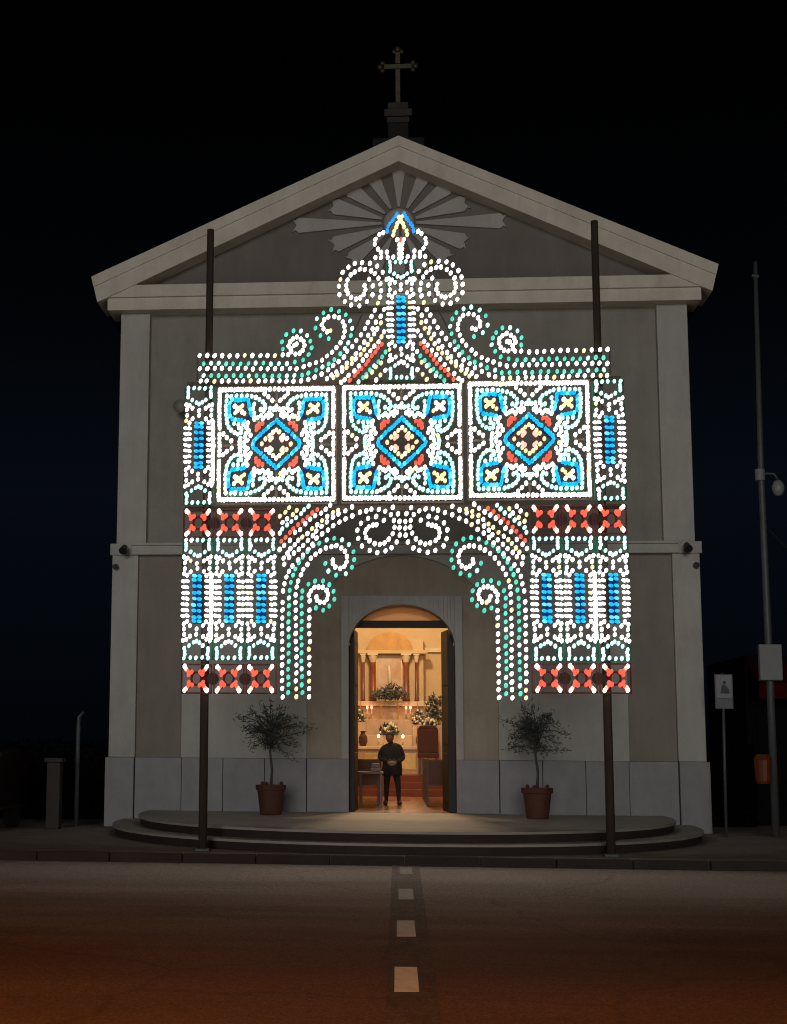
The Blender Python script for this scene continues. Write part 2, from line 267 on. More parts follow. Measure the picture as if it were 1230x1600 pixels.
CREST = [
    ('W', [(-291,717),(-280,717),(-269,716),(-258,716),(-247,716),(-236,716),(-225,716),(-214,716),(-202,715),(-192,715),(-181,715),(-170,716),(-162,716),(-158,720)]),
    ('W', [(-162,729),(-160,735),(-156,740),(-150,742),(-144,739),(-140,735),(-139,729),(-141,722),(-146,718),(-152,717),(-158,724),(-154,730),(-150,731)]),
    ('G', [(-285,705),(-274,705),(-263,705),(-252,704),(-242,704),(-231,704),(-220,704),(-209,704),(-198,704),(-187,703),(-176,703),(-164,703),(-152,705),(-141,708),(-133,716),(-129,726),(-130,736),(-135,744),(-144,751),(-155,751),(-165,746),(-171,736),(-170,725)]),
    ('W', [(-290,697),(-279,697),(-269,697),(-258,697),(-247,697),(-235,697),(-224,697),(-213,696),(-202,696),(-192,696),(-181,696),(-171,696),(-160,696),(-150,695),(-140,698),(-131,701),(-122,704),(-114,708),(-106,713),(-100,719),(-93,726),(-87,733),(-83,741),(-81,749),(-81,757),(-84,764),(-89,770),(-96,772),(-104,771),(-110,767),(-113,760),(-112,754),(-106,749),(-101,751)]),
    ('G', [(-285,687),(-274,687),(-263,687),(-252,686),(-241,686),(-230,686),(-219,686),(-208,686),(-197,686),(-185,685),(-175,685),(-164,685),(-153,685),(-142,685),(-133,689),(-122,693),(-113,697),(-104,701),(-96,708),(-87,716),(-81,724),(-76,732),(-72,743),(-70,754),(-73,765),(-79,774),(-89,780),(-100,782),(-112,778),(-121,769),(-123,755),(-116,744),(-104,739)]),
    ('W', [(-289,679),(-280,679),(-269,679),(-258,679),(-248,679),(-237,678),(-227,678),(-216,678),(-205,678),(-195,678),(-185,678),(-175,678),(-165,677),(-154,677),(-144,677),(-133,679),(-124,683),(-114,687),(-105,693),(-97,699),(-89,705),(-82,712),(-77,720),(-70,727),(-64,736),(-58,744),(-52,753),(-47,762),(-42,771),(-37,780),(-33,790),(-30,800),(-28,809),(-29,819),(-32,828),(-37,835),(-43,839),(-51,842),(-58,842),(-66,838),(-72,833),(-77,826),(-78,818),(-78,811),(-76,805),(-71,800),(-64,797),(-58,799),(-53,804),(-51,810),(-52,817)]),
    ('W', [(-20,825),(-26,837),(-34,846),(-44,850),(-55,851),(-66,850),(-75,845),(-83,837),(-87,827),(-89,816),(-88,804),(-81,794),(-71,788),(-60,787),(-49,793),(-41,803),(-40,816),(-45,826)]),
    ('W', [(-24,781),(-29,771),(-36,762),(-41,752),(-47,743),(-53,733),(-59,724),(-65,716),(-71,709),(-78,702),(-85,696),(-93,690),(-100,685),(-106,680)]),
    ('Y', [(-29,761),(-34,752),(-39,745),(-43,737),(-48,729),(-53,722),(-58,715),(-65,708),(-71,702),(-78,696),(-85,690),(-91,685),(-97,681)]),
    ('W', [(-24,748),(-28,741),(-33,733),(-38,727),(-44,720),(-50,713),(-55,706),(-61,698),(-67,691),(-75,685),(-81,678),(-86,674)]),
    ('R', [(-28,730),(-33,724),(-37,718),(-42,712),(-47,706),(-51,700),(-57,694),(-62,689),(-67,684),(-74,677)]),
    ('G', [(-23,718),(-27,711),(-33,704),(-39,698),(-45,692),(-50,686),(-55,681),(-61,675)]),
    ('Y', [(-29,702),(-36,696),(-42,689),(-49,683)]),
    ('Y', [(-23,691),(-30,684),(-36,677)]),
]
FINIAL = [
    ('b', [(-5,924),(-7,920),(-10,916),(-12,913),(-15,909),(-17,905),(-19,900),(-19,897)]),
    ('Y', [(2,919),(-1,913),(-4,909),(-6,904),(-9,898),(-10,892)]),
    ('W', [(-5,885)]),
    ('W', [(-2,878),(-2,871),(-2,864),(-2,857)]),
    ('W', [(-25,896),(-31,893),(-36,886),(-37,879),(-33,871),(-28,866),(-20,867)]),
    ('W', [(-36,859),(-28,859),(-19,859),(-10,859)]),
]
# one quadrant of a square panel, millimetres from its centre; one quarter of a column in thousandths of its half size
SQUARE = [
    ('W', [(-819,802),(-776,802),(-734,802),(-691,802),(-649,802),(-606,802),(-564,802),(-521,802),(-478,802),(-436,802),(-393,802),(-351,802),(-308,802),(-265,802),(-223,802),(-180,802),(-156,805),(-95,805),(-33,805),(-819,759),(-819,716),(-819,673),(-819,630),(-819,587),(-819,544),(-819,501),(-819,458),(-819,415),(-819,372),(-819,329),(-819,286),(-819,243),(-816,152),(-816,89),(-816,26)]),
    ('W', [(-172,739),(-116,693),(-57,637),(-762,152),(-706,103),(-644,53)]),
    ('T', [(-717,706),(-652,708),(-578,710),(-501,711),(-426,710),(-357,700),(-296,681),(-244,655),(-198,619),(-165,574),(-157,524),(-185,486),(-231,504),(-721,640),(-726,571),(-726,503),(-722,435),(-716,372),(-706,313),(-685,253),(-649,205),(-600,169),(-549,152),(-505,172),(-496,218),(-536,240)]),
    ('B', [(-636,653),(-591,653),(-545,653),(-501,653),(-460,650),(-677,604),(-683,557),(-683,511),(-680,465),(-673,418),(-405,637),(-392,594),(-385,551),(-378,508),(-369,465),(-355,422),(-636,372),(-591,362),(-545,356),(-500,349),(-454,336)]),
    ('Y', [(-598,564),(-565,531),(-488,564),(-519,534),(-595,465),(-565,491),(-454,448),(-493,475)]),
    ('Y', [(-542,511)]),
    ('T', [(-324,590),(-334,521),(-321,455),(-329,389),(-614,306),(-545,296),(-473,293)]),
    ('W', [(-316,366),(-267,395),(-231,412),(-188,375),(-149,417),(-110,392),(-103,458),(-67,428),(-41,511),(-411,306),(-431,246),(-395,197),(-437,160),(-369,134),(-447,108),(-411,61),(-513,86),(-460,28)]),
    ('T', [(-95,521),(0,557),(0,508),(-524,48),(-524,-5)]),
    ('B', [(0,346),(-36,313),(-72,280),(-108,246),(-144,213),(-177,184),(-224,141),(-257,108),(-290,74),(-323,41),(-339,-2)]),
    ('Y', [(0,207),(-48,170),(-98,124),(-149,78),(-205,0)]),
    ('P', [(-67,84),(-93,58)]),
    ('R', [(-251,296),(-283,260),(-198,299),(-287,210),(-247,253)]),
]
COLUMN = [
    ('T', [(-762,963),(-733,907),(-371,958),(0,958),(-762,810),(-733,856),(-448,764),(-190,718),(0,697)]),
    ('W', [(-857,681),(-638,660),(-410,618),(-790,593),(-790,495),(0,579),(0,495),(-429,440),(-848,410),(-619,375)]),
    ('W', [(-876,282),(-638,282),(-876,188),(-638,188),(-876,93),(-638,93),(-876,0),(-638,0)]),
    ('B', [(-162,370),(-162,306),(-162,201),(-162,102),(-162,0)]),
]

# ================================================================== ground
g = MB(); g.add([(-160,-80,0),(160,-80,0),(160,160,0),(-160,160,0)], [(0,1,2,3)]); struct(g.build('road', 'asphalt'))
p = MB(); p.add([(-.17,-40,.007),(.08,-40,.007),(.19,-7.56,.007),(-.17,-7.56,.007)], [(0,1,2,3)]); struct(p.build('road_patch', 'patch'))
for ya, yb, xc in ((-23.0,-21.8,-.045), (-18.99,-17.78,-.04), (-15.94,-14.64,-.025), (-12.58,-11.28,-.008), (-9.1,-7.85,.01)):
    d = MB(); w = .078
    pts = [(xc-w, ya), (xc+w, ya+.02), (xc+w, yb), (xc-w, yb-.015)]
    d.add([(x,y,.011) for x,y in pts], [(0,1,2,3)]); struct(d.build('road_dash', 'paint'))
pv = MB(); pv.box(-40,40,-7.44,30,-.02,.12); struct(pv.build('pavement', 'pave2'))
for i in range(44):
    x = -22+i*1.0
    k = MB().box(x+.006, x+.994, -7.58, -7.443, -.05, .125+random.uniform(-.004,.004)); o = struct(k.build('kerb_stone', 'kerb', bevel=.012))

# curved church steps: treads and dark risers
def front(a, b, k, xm, n=56):
    ts = [math.pi*i/n for i in range(n+1)]; e = 2/2.25      # rounded, slightly squared curve
    return [(-xm*math.copysign(abs(math.cos(t))**e, math.cos(t)), -b*math.sin(t)**e if 0 < i < n else -.03) for i, t in enumerate(ts)]
st = thing('church_steps', 'two broad curved stone steps before the church door', 'steps')
for (b_, k_, xm, z0, z1, nm) in ((7.22,.168,5.08,.121,.27,'lower_step'), (6.88,.130,4.64,.27,.42,'upper_step')):
    fr = front(0, b_, k_, xm)
    poly = fr
    r_ = [(x*.993, min(y+.04, -.02)) for x, y in fr]
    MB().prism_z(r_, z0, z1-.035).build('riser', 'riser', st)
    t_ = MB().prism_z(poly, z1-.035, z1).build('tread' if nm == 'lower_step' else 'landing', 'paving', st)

# ================================================================== church
ch = thing('church', 'grey and cream gabled church front behind the illuminations', 'church')
def P(name, mb, m, **k): return mb.build(name, m, ch, **k)
DH, DS, DR = .975, 3.42, .78
w = MB(); w.arch_wall(-5.30,5.30,.12,10.3, DH+.02, DS, DR+.02, .16, .55); P('front_wall', w, 'greige')
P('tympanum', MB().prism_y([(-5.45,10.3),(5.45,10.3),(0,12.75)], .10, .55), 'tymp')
# lower storey: pale block with a blind arch round the door
lb = MB().arch_wall(-4.06,4.06,1.38,5.13, 1.745, 3.52, 1.60, .0, .158); P('pale_arch_block', lb, 'light')
P('niche_wall', MB().arch_wall(-1.743,1.743,1.38,5.128, DH+.01, DS, DR+.01, .09, .157), 'beige')
for s in (-1, 1):
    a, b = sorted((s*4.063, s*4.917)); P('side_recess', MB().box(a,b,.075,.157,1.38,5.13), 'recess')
    a, b = sorted((s*4.92, s*5.41)); P('lower_pilaster', MB().box(a,b,-.03,.6,1.38,5.13), 'light', bevel=.01)
    a, b = sorted((s*4.78, s*5.34)); P('upper_pilaster', MB().box(a,b,-.02,.6,5.352,9.82), 'light', bevel=.01)
    a, b = sorted((s*5.03, s*5.45)); P('pilaster_capital', MB().box(a,b,-.07,.62,5.132,5.350), 'light', bevel=.01)
P('string_course', MB().box(-5.027,5.027,-.13,.3,5.132,5.30).box(-5.02,5.02,-.17,.3,5.302,5.352), 'light', bevel=.008)
# plinth slabs
def plinth(x0, x1, y, n, z0=.42):
    for i in range(n):
        xa = x0+(x1-x0)*i/n; xb = x0+(x1-x0)*(i+1)/n
        P('plinth_slab', MB().box(xa+.004, xb-.004, y, .3, z0+.002, 1.378+random.uniform(-.003,.0)), 'plinth', bevel=.006)
for s in (-1, 1):
    for (xa, xb, y, n, z0) in ((.98,1.74,-.03,1,.42), (1.744,4.04,-.07,3,.12), (4.044,4.915,-.02,1,.12), (4.919,5.46,-.10,1,.12)):
        plinth(*(sorted((s*xa, s*xb))), y, n, z0)
# entablature and raking cornices
P('cornice', MB().box(-5.56,5.56,-.28,.55,9.822,10.06).box(-5.66,5.66,-.34,.6,10.062,10.298), 'cornice', bevel=.004)
def rake(s):
    m_ = MB()
    def q(z0, z1, y0, y1):   # sloping band between two offsets measured down from the top edge
        top = lambda x: 13.12-(13.12-10.46)*abs(x)/5.87
        x0 = 0; x1 = 5.87
        pts = [(0, top(0)-z1), (x1-.25*(z1), top(x1)-z1), (x1-.25*z0, top(x1)-z0), (0, top(0)-z0)]
        pts = [(s*x, z) for x, z in pts]
        if s < 0: pts = pts[::-1]
        m_.prism_y(pts, y0, y1)
    q(0, .2, -.40, .7); q(.2015, .50, -.375, .7)
    return m_
for s in (-1, 1): P('raking_cornice', rake(s), 'cornice', bevel=.004)
# sunburst relief in the gable
P('sunburst_disc', MB().ball((0,.08,11.54), .30, 24, 12, sc=(1,.35,1)), 'ray', smooth=True)
rays = [(0,2.02,.19),(16.5,1.36,.2),(37,1.22,.19),(62,1.1,.16),(90,1.12,.15),(118,1.1,.16),(143,1.22,.19),(163.5,1.36,.2),(180,2.02,.19),
        (-18,1.36,.2),(-38,1.2,.19),(-63,1.08,.16),(-90,1.05,.15),(-117,1.08,.16),(-142,1.2,.19),(-162,1.36,.2)]
for ang, ln, w_ in rays:
    c, s_ = math.cos(R(ang)), math.sin(R(ang))
    tr = lambda u, v: (u*c-v*s_, 11.54+u*s_+v*c)
    pr = [(.33,-.022),(ln-.10,-w_*.80),(ln-.03,-w_*.5),(ln+.03,-w_*.72),(ln-.06,0),(ln+.03,w_*.72),(ln-.03,w_*.5),(ln-.10,w_*.80),(.33,.022)]
    # two convex-ish halves so the notch stays clean
    P('sunburst_ray', MB().prism_y([tr(*pr[i]) for i in (0,1,2,3,4)]+[tr(.33,0)], .045, .10).prism_y([tr(.33,0)]+[tr(*pr[i]) for i in (4,5,6,7,8)], .045, .10), 'ray')
# roof, side walls
rf = MB()
for s in (-1, 1):
    pts = [(0,13.20),(0,13.02),(s*5.95,10.34),(s*5.95,10.50)]
    if s > 0: pts = pts[::-1]
    rf.prism_y(pts, .702, 24)
roof = P('roof', rf, 'roof')
P('side_wall', MB().box(-5.3,-4.9,.552,24,.12,10.45), 'greige'); P('side_wall', MB().box(4.9,5.3,.552,24,.12,10.45), 'greige')
P('rear_wall', MB().box(-5.3,5.3,24.002,24.4,.12,10.45), 'greige')
# gable pedestal
P('gable_pedestal', MB().box(-.5,.5,.15,1.1,13.0,13.30).box(-.2,.2,.28,.9,13.302,13.66), 'basest', bevel=.02)
P('pedestal_cap', MB().box(-.22,.22,.28,.9,13.662,13.78).box(-.27,.27,.24,.94,13.782,13.93).box(-.2,.2,.3,.86,13.932,14.09), 'oldstone', bevel=.015)
# door surround, timber frame, leaves
P('door_surround', MB().arch_wall(-1.11,1.11,1.38,4.36, DH, DS, DR, -.05, .45), 'frame', bevel=.006)
for s in (-1, 1):
    a, b = sorted((s*DH, s*1.105)); P('door_jamb', MB().box(a,b,-.04,.45,.424,1.376), 'plinth')
fr = MB()
for s in (-1, 1):
    wj = .875 if s < 0 else .84; a, b = sorted((s*wj, s*.972)); fr.prism_y([(a,.43),(b,.43),(b,3.44 if s>0 else 3.76),(a,3.76 if s>0 else 3.44)], .30, .44)
fr.box(-.87,.87,.29,.445,3.80,3.93)
timb = P('door_frame', fr, 'dwood', bevel=.005)
for k in range(10):
    pass
_a0 = math.asin((3.932-DS)/(DR*.99)); P('fanlight_pane', MB().prism_y([(.965*math.cos(_a0+(math.pi-2*_a0)*k/20), DS+DR*.99*math.sin(_a0+(math.pi-2*_a0)*k/20)) for k in range(21)][::1], .36, .366), amber)
def leaf(xa, ya, xb, yb, hx):
    d = Vector((xb-xa, yb-ya, 0)); n = Vector((-d.y, d.x, 0)).normalized()*.035
    m_ = MB(); c4 = [(xa-n.x,ya-n.y),(xb-n.x,yb-n.y),(xb+n.x,yb+n.y),(xa+n.x,ya+n.y)]
    m_.prism_z(c4, .43, 3.79); lf = P('door_leaf', m_, 'dwood', bevel=.006)
    for z0, z1 in ((.6,1.5),(1.65,2.6),(2.75,3.6)):
        q = MB(); a1 = Vector((xa,ya,0))+d*.15; b1 = Vector((xa,ya,0))+d*.85; nn = n*1.35
        q.prism_z([(a1.x-nn.x,a1.y-nn.y),(b1.x-nn.x,b1.y-nn.y),(b1.x+nn.x,b1.y+nn.y),(a1.x+nn.x,a1.y+nn.y)], z0, z1); sub('door_panel', q, 'dwood', lf, bevel=.01)
    h = MB().ball(hx, .035, 8, 6); sub('handle', h, 'gold', lf, smooth=True)
leaf(-.93,.46,-.87,1.34,(-.80,1.22,2.2)); leaf(.93,.46,.79,1.32,(.72,1.2,2.55))

# interior shell
nf = P('nave_floor', MB().box(-4.9,4.9,.02,23.998,.30,.424), 'ifloor')
P('inner_wall', MB().box(-4.898,-4.7,.56,23.9,.43,9), 'iwall'); P('inner_wall', MB().box(4.7,4.898,.56,23.9,.43,9), 'iwall')
P('apse_wall', MB().box(-4.69,4.69,16.4,16.7,.43,9), 'iapse')
P('apse_moulding', MB().box(-4.69,4.69,16.3,16.398,4.34,4.46).box(.95,4.69,16.34,16.398,3.0,3.06), 'ivory')
P('nave_ceiling', MB().box(-4.9,4.9,.56,23.9,9.002,9.2), 'iwall')
P('presbytery_floor', MB().box(-4.69,4.69,11.1,16.39,.426,.94).box(-4.69,4.69,10.8,11.098,.426,.77).box(-4.69,4.69,10.5,10.798,.426,.6), 'carpet')
P('aisle_carpet', MB().box(-.45,.2,7.0,10.498,.4245,.43), 'carpet')

# cross on the gable
cr = MB(); zc, xc, yc = 14.93, 0.09, .55
prof = [(-.045,14.10),(.045,14.10),(.05,14.30),(.045,14.86),(.30,14.875),(.30,14.985),(.045,15.0),(.045,15.2),(-.045,15.2),(-.045,15.0),(-.30,14.985),(-.30,14.875),(-.045,14.86),(-.05,14.30)]
cx = thing('gable_cross', 'bronze cross with trefoil ends on the top of the church gable', 'cross', (0,.55,14.09))
MB().box(-.052,.052,.50,.60,14.09,14.868).build('shaft', 'bronze', cx, bevel=.01)
MB().box(-.28,.28,.505,.595,14.87,14.975).build('crossbar', 'bronze', cx, bevel=.01)
MB().box(-.052,.052,.50,.60,14.977,15.22).build('upper_arm', 'bronze', cx, bevel=.01)
for (x, z, dx, dz) in ((-.30,14.93,-1,0),(.30,14.93,1,0),(0,15.24,0,1)):
    b_ = MB(); b_.ball((x+dx*.05,.55,z+dz*.05), .07, 10, 7, sc=(1,.7,1)); b_.ball((x+dz*.075,.55,z+dx*.075), .055, 10, 7, sc=(1,.7,1)); b_.ball((x-dz*.075,.55,z-dx*.075), .055, 10, 7, sc=(1,.7,1))
    b_.build('trefoil_end', 'bronze', cx, smooth=True)

# small spotlights at the ends of the string course, speaker on the wall
for s, lab in ((-1,'small dark floodlight on the left end of the string course'), (1,'small dark floodlight on the right end of the string course')):
    t = thing('floodlight', lab, 'floodlight', (s*5.12,-.2,5.4), 'floodlights on the string course')
    x = s*5.13
    MB().tube([(x,-.17,5.17),(x,-.30,5.22)], .03).build('bracket', 'black', t)
    MB().tube([(x,-.30,5.26),(x+s*.02,-.42,5.16)], [.05,.08], 12).build('housing', 'black', t, bevel=.005)
    x2 = s*5.33; MB().tube([(x2,-.04,4.93),(x2,-.16,4.90)], [.04,.055], 10).build('downlight', 'black', t)
sp = thing('wall_speaker', 'grey horn loudspeaker on the upper wall beside the left column of bulbs', 'loudspeaker', (-4.1,.1,7.93))
MB().tube([(-4.10,.16,7.93),(-4.10,-.02,7.93)], .035, 8).build('bracket', 'galv', sp)
MB().tube([(-4.10,-.02,7.93),(-4.11,-.12,7.93),(-4.13,-.34,7.92)], [.05,.07,.13], 16).build('horn', 'greige', sp, smooth=True)

# ================================================================== interior furnishing
_n0 = len(COL.objects)
rt_ = thing('altarpiece', 'gilded altarpiece with red marble columns round a tall pale painting', 'altarpiece', (-.08,16.2,.94))
MB().box(-1.35,1.2,15.75,16.29,.942,2.78).build('base', 'altarw', rt_, bevel=.01)
MB().box(-1.15,1.0,15.6,16.29,2.782,2.92).build('shelf', 'ivory', rt_, bevel=.01)
MB().box(-1.0,.84,16.0,16.29,2.922,4.7).build('back_panel', 'iapse', rt_)
for x, r_ in ((-.86,.05),(-.585,.085),(.35,.085),(.64,.05)):
    c_ = MB().lathe([(r_*1.25,2.93),(r_*1.25,3.0),(r_,3.04),(r_*.9,4.02)], x, 15.82, 0, 14).build('column', 'redmarble', rt_, smooth=True)
    sub('capital', MB().lathe([(r_*.9,4.02),(r_*1.15,4.08),(r_*1.7,4.22)], x, 15.82, 0, 14).box(x-r_*1.7,x+r_*1.7,15.82-r_*1.7,15.82+r_*1.7,4.222,4.26), 'ivory', c_)
MB().box(-1.15,.96,15.72,16.0,4.262,4.36).build('entablature', 'iapse', rt_, bevel=.01)
MB().prism_y([(-.75+.0,4.37),(.55,4.37)]+[(-.1+.65*math.cos(math.pi*k/12), 4.37+.5*math.sin(math.pi*k/12)) for k in range(1,12)], 15.8, 16.0).build('arched_pediment', 'ochre', rt_)
MB().box(-.50,-.46,15.9,15.999,3.22,4.66).box(.20,.24,15.9,15.999,3.22,4.66).build('picture_frame', 'gold', rt_)
MB().box(-.458,.198,15.93,15.998,3.22,4.64).build('painting', 'canvas', rt_)
MB().tube([(-.1,15.9,3.3),(-.11,15.9,3.7),(-.14,15.9,3.95)], [.07,.05,.03], 8).build('statue', 'ivory', rt_, smooth=True)
def flowers(name, label, c, sc, n, leafm, petm, rnd):
    rr = random.Random(rnd); t = thing(name, label, 'flowers', c)
    lf = MB(); pt = MB()
    for i in range(n):
        a, b_, rr_ = rr.uniform(0,6.28), rr.uniform(-1,1), rr.random()**.5
        d = Vector((math.cos(a)*math.sqrt(1-b_*b_)*sc[0], math.sin(a)*math.sqrt(1-b_*b_)*sc[1], abs(b_)*sc[2]))*rr_+Vector(c)
        u = Vector((rr.gauss(0,1),rr.gauss(0,1),rr.gauss(0,1))).normalized()*.09; v = u.orthogonal().normalized()*.03
        lf.add([d-u, d+v, d+u, d-v], [(0,1,2,3)])
        if petm and i % 5 == 0: pt.ball(d+Vector((0,-.05,.02)), .035, 6, 4)
    o = lf.build('leaves', leafm, t); o['kind'] = 'stuff'
    if petm: o = pt.build('blossoms', petm, t); o['kind'] = 'stuff'
    return t
flowers('greenery', 'dark green plants massed under the altar painting', (-.12,15.45,2.98), (.55,.2,.42), 260, 'leaf', None, 3)
flowers('flower_arrangement', 'white and gold flowers on the front of the altar', (-.14,14.05,1.97), (.30,.2,.32), 150, 'leaf', 'petal', 4)
flowers('flower_arrangement', 'pale flowers left of the altar below the outer column', (-.98,14.2,2.3), (.2,.2,.42), 120, 'leaf', 'petal', 5)
flowers('flower_arrangement', 'pale flowers right of the altar beside the red candles', (.66,14.2,2.25), (.18,.2,.42), 120, 'leaf', 'petal', 6)
flowers('greenery', 'tall dark green plant against the cream wall on the right', (1.05,12.6,2.35), (.28,.2,.7), 190, 'leaf', None, 7)
flowers('flower_arrangement', 'white flowers under the tall plant on the right', (.92,12.3,2.2), (.25,.15,.22), 90, 'leaf', 'petal', 8)
MBs = MB().box(.6,1.5,12.2,12.9,.942,2.2).build('flower_stand', 'altarw', bevel=.01); tag(MBs, 'marble stand under the plants at the right of the altar', 'plant stand')
MBs = MB().box(-1.25,-.75,14.0,14.5,.942,2.3).build('flower_stand', 'altarw', bevel=.01); tag(MBs, 'marble stand under the flowers left of the altar', 'plant stand')
MBs = MB().box(.5,.85,14.05,14.45,.942,2.25).build('flower_stand', 'altarw', bevel=.01); tag(MBs, 'narrow marble stand under the flowers right of the altar', 'plant stand')
al = thing('altar', 'pale marble altar table with a warm orange front', 'altar', (-.1,13.4,.94))
MB().box(-1.2,.95,13.2,13.9,1.58,1.66).build('altar_top', 'ivory', al, bevel=.01)
MB().box(-1.05,.8,13.3,13.8,.942,1.578).build('altar_base', 'altarw', al)
for x in (-.8,-.3,.2): MB().box(x,x+.38,13.28,13.298,1.05,1.48).build('front_panel', 'gold', al, bevel=.01)
MBs = MB().box(-.8,.5,13.95,14.3,.942,1.96).build('gradine', 'altarw', bevel=.01); tag(MBs, 'marble gradine behind the altar table carrying the flowers', 'ledge')
def candle(x, y, z, h, name, label, col, grp):
    t = thing(name, label, 'candle', (x,y,z), grp)
    MB().lathe([(.045,0),(.015,.03),(.015,h*.5),(.04,h*.52)], x, y, z, 8).build('holder', 'gold', t)
    MB().lathe([(.022,h*.52),(.022,h)], x, y, z, 8).build('wax', 'petal', t)
    MB().ball((x,y,z+h+.045), .034, 8, 6, sc=(1,1,1.5)).build('flame', glow('flame_'+name, col, 1), t, smooth=True)
candle(-.40,13.4,1.662,.22,'altar_candle','lit candle on the left end of the altar table',(9,5.5,2.6),'candles on the altar table')
candle(.24,13.4,1.662,.22,'altar_candle','lit candle on the right end of the altar table',(9,5.5,2.6),'candles on the altar table')
for x, lb in ((-.74,'leftmost red votive lamp on the shelf under the painting'),(-.62,'second red votive lamp from the left under the painting'),(.34,'third red votive lamp, right of the dark greenery'),(.46,'rightmost red votive lamp under the painting')):
    candle(x,15.5,2.40,.3,'votive_lamp',lb,(7,1.3,.6),'red votive lamps')
MBs = MB().box(-1.1,1.0,15.3,15.598,.942,2.398).build('lamp_ledge', 'altarw', bevel=.01); tag(MBs, 'marble ledge carrying the red votive lamps', 'ledge')
# high-backed chair and lectern
hc = thing('high_backed_chair', 'dark brown high-backed chair right of the altar', 'chair', (.72,11.6,.94))
MB().box(.60,1.13,11.75,11.83,1.5,2.10).prism_y([(.60,2.102),(1.13,2.102),(1.05,2.19),(.68,2.19)], 11.75,11.83).build('backrest', 'brownc', hc, bevel=.02)
MB().box(.60,1.13,11.2,11.748,1.38,1.499).build('seat', 'brownc', hc, bevel=.02)
for x in (.62,1.05):
    for y in (11.22,11.66): MB().box(x,x+.06,y,y+.06,.942,1.378).build('leg', 'pew', hc)
for o_ in list(COL.objects)[_n0:]:      # the altar end stands a little left of the axis
    if o_.parent is None: o_.location.x -= .18
for k, x in enumerate((-1.12,-.93,-.36,.12,.66,.84)):
    tag(MB().lathe([(.05,0),(.018,.03),(.014,.30),(.035,.32),(.013,.33),(.013,.52)], x-.18, 15.42, 2.40, 8).build('candlestick', 'gold'), 'slim gilded candlestick on the lamp ledge, '+['first','second','third','fourth','fifth','sixth'][k]+' from the left', 'candlestick', 'candlesticks on the lamp ledge')
for k, x in enumerate((-.36,-.12)):
    tag(MB().lathe([(.05,0),(.085,.08),(.06,.2),(.035,.27),(.06,.30)], x, 14.1, 1.97, 10).build('vase', 'ivory'), 'pale vase among the altar flowers, '+['left one','right one'][k], 'vase', 'pale vases behind the altar')
MBs = MB().lathe([(.07,0),(.12,.12),(.11,.25),(.05,.34),(.08,.40)], .52, 13.6, 1.662, 12).build('vase', 'brownc'); tag(MBs, 'dark bulbous vase on the right end of the altar table', 'vase')
MBs = MB().lathe([(.07,0),(.12,.12),(.11,.25),(.05,.34),(.08,.40)], -1.0, 13.6, 1.662, 12).build('vase', 'brownc'); tag(MBs, 'dark bulbous vase on the left end of the altar table', 'vase')
# pews
def pew(x0, x1, y, label):
    t = thing('pew', label, 'pew', ((x0+x1)/2,y,.424), 'wooden pews in the nave')
    MB().box(x0+.04,x1-.04,y,y+.42,.84,.88).build('seat', 'pew', t, bevel=.005)
    MB().prism_x([(y-.04,.86),(y,.86),(y-.08,1.34),(y-.12,1.34)], x0+.04, x1-.04).build('backrest', 'pew', t)
    for x in (x0, x1-.04): MB().prism_x([(y-.06,.426),(y+.44,.426),(y+.44,.95),(y+.08,.98),(y-.04,1.38),(y-.16,1.38)], x, x+.04).build('end_panel', 'pew', t, bevel=.004)
    return t
words = ['nearest the door','second from the door','third from the door','fourth from the door','fifth from the door','nearest the altar']
for i in range(6): pew(.50+.0, 3.6, 3.4+i*1.12, 'brown wooden pew right of the aisle, '+words[i])
for i in range(6): pew(-3.6, -.46-.0, 3.4+i*1.12, 'brown wooden pew left of the aisle, '+words[i])
tb = thing('side_table', 'small wooden table just inside the door on the left', 'table', (-.58,2.7,.424))
MB().box(-.88,-.36,2.4,3.0,1.08,1.12).build('tabletop', 'pew', tb, bevel=.004)
for x in (-.84,-.44):
    for y in (2.44,2.9): MB().box(x,x+.05,y,y+.05,.426,1.078).build('leg', 'pew', tb)
MBs = MB().box(-.62,-.42,2.55,2.8,1.122,1.2).box(-.6,-.44,2.57,2.78,1.202,1.29).build('folded_cloth', 'paper', bevel=.02); tag(MBs, 'grey folded cloth on the small table inside the door', 'cloth')
# nave lamps: hanging globes high above the aisle light the interior
for i, (y, e) in enumerate(((3.0,38),(7.5,55),(12.5,80))):
    t = thing('nave_lamp', 'warm globe lamp hanging over the aisle, '+['nearest the door','in the middle of the nave','before the altar'][i], 'hanging lamp', (0,y,6.6), 'hanging lamps in the nave')
    MB().tube([(0,y,9.0),(0,y,6.75)], .012, 6).build('cord', 'black', t)
    MB().ball((0,y,6.6), .16, 16, 10).build('globe', glow('nave_globe', (6,3.4,1.5), 1), t, smooth=True)
    l = bpy.data.lights.new('nave_lamp_light','POINT'); l.energy = e*NAVE; l.color = (1,.70,.43); l.shadow_soft_size = .17
    lo = bpy.data.objects.new('nave_lamp_light', l); COL.objects.link(lo); lo.parent = t; lo.location = (0,-.0,-.35)

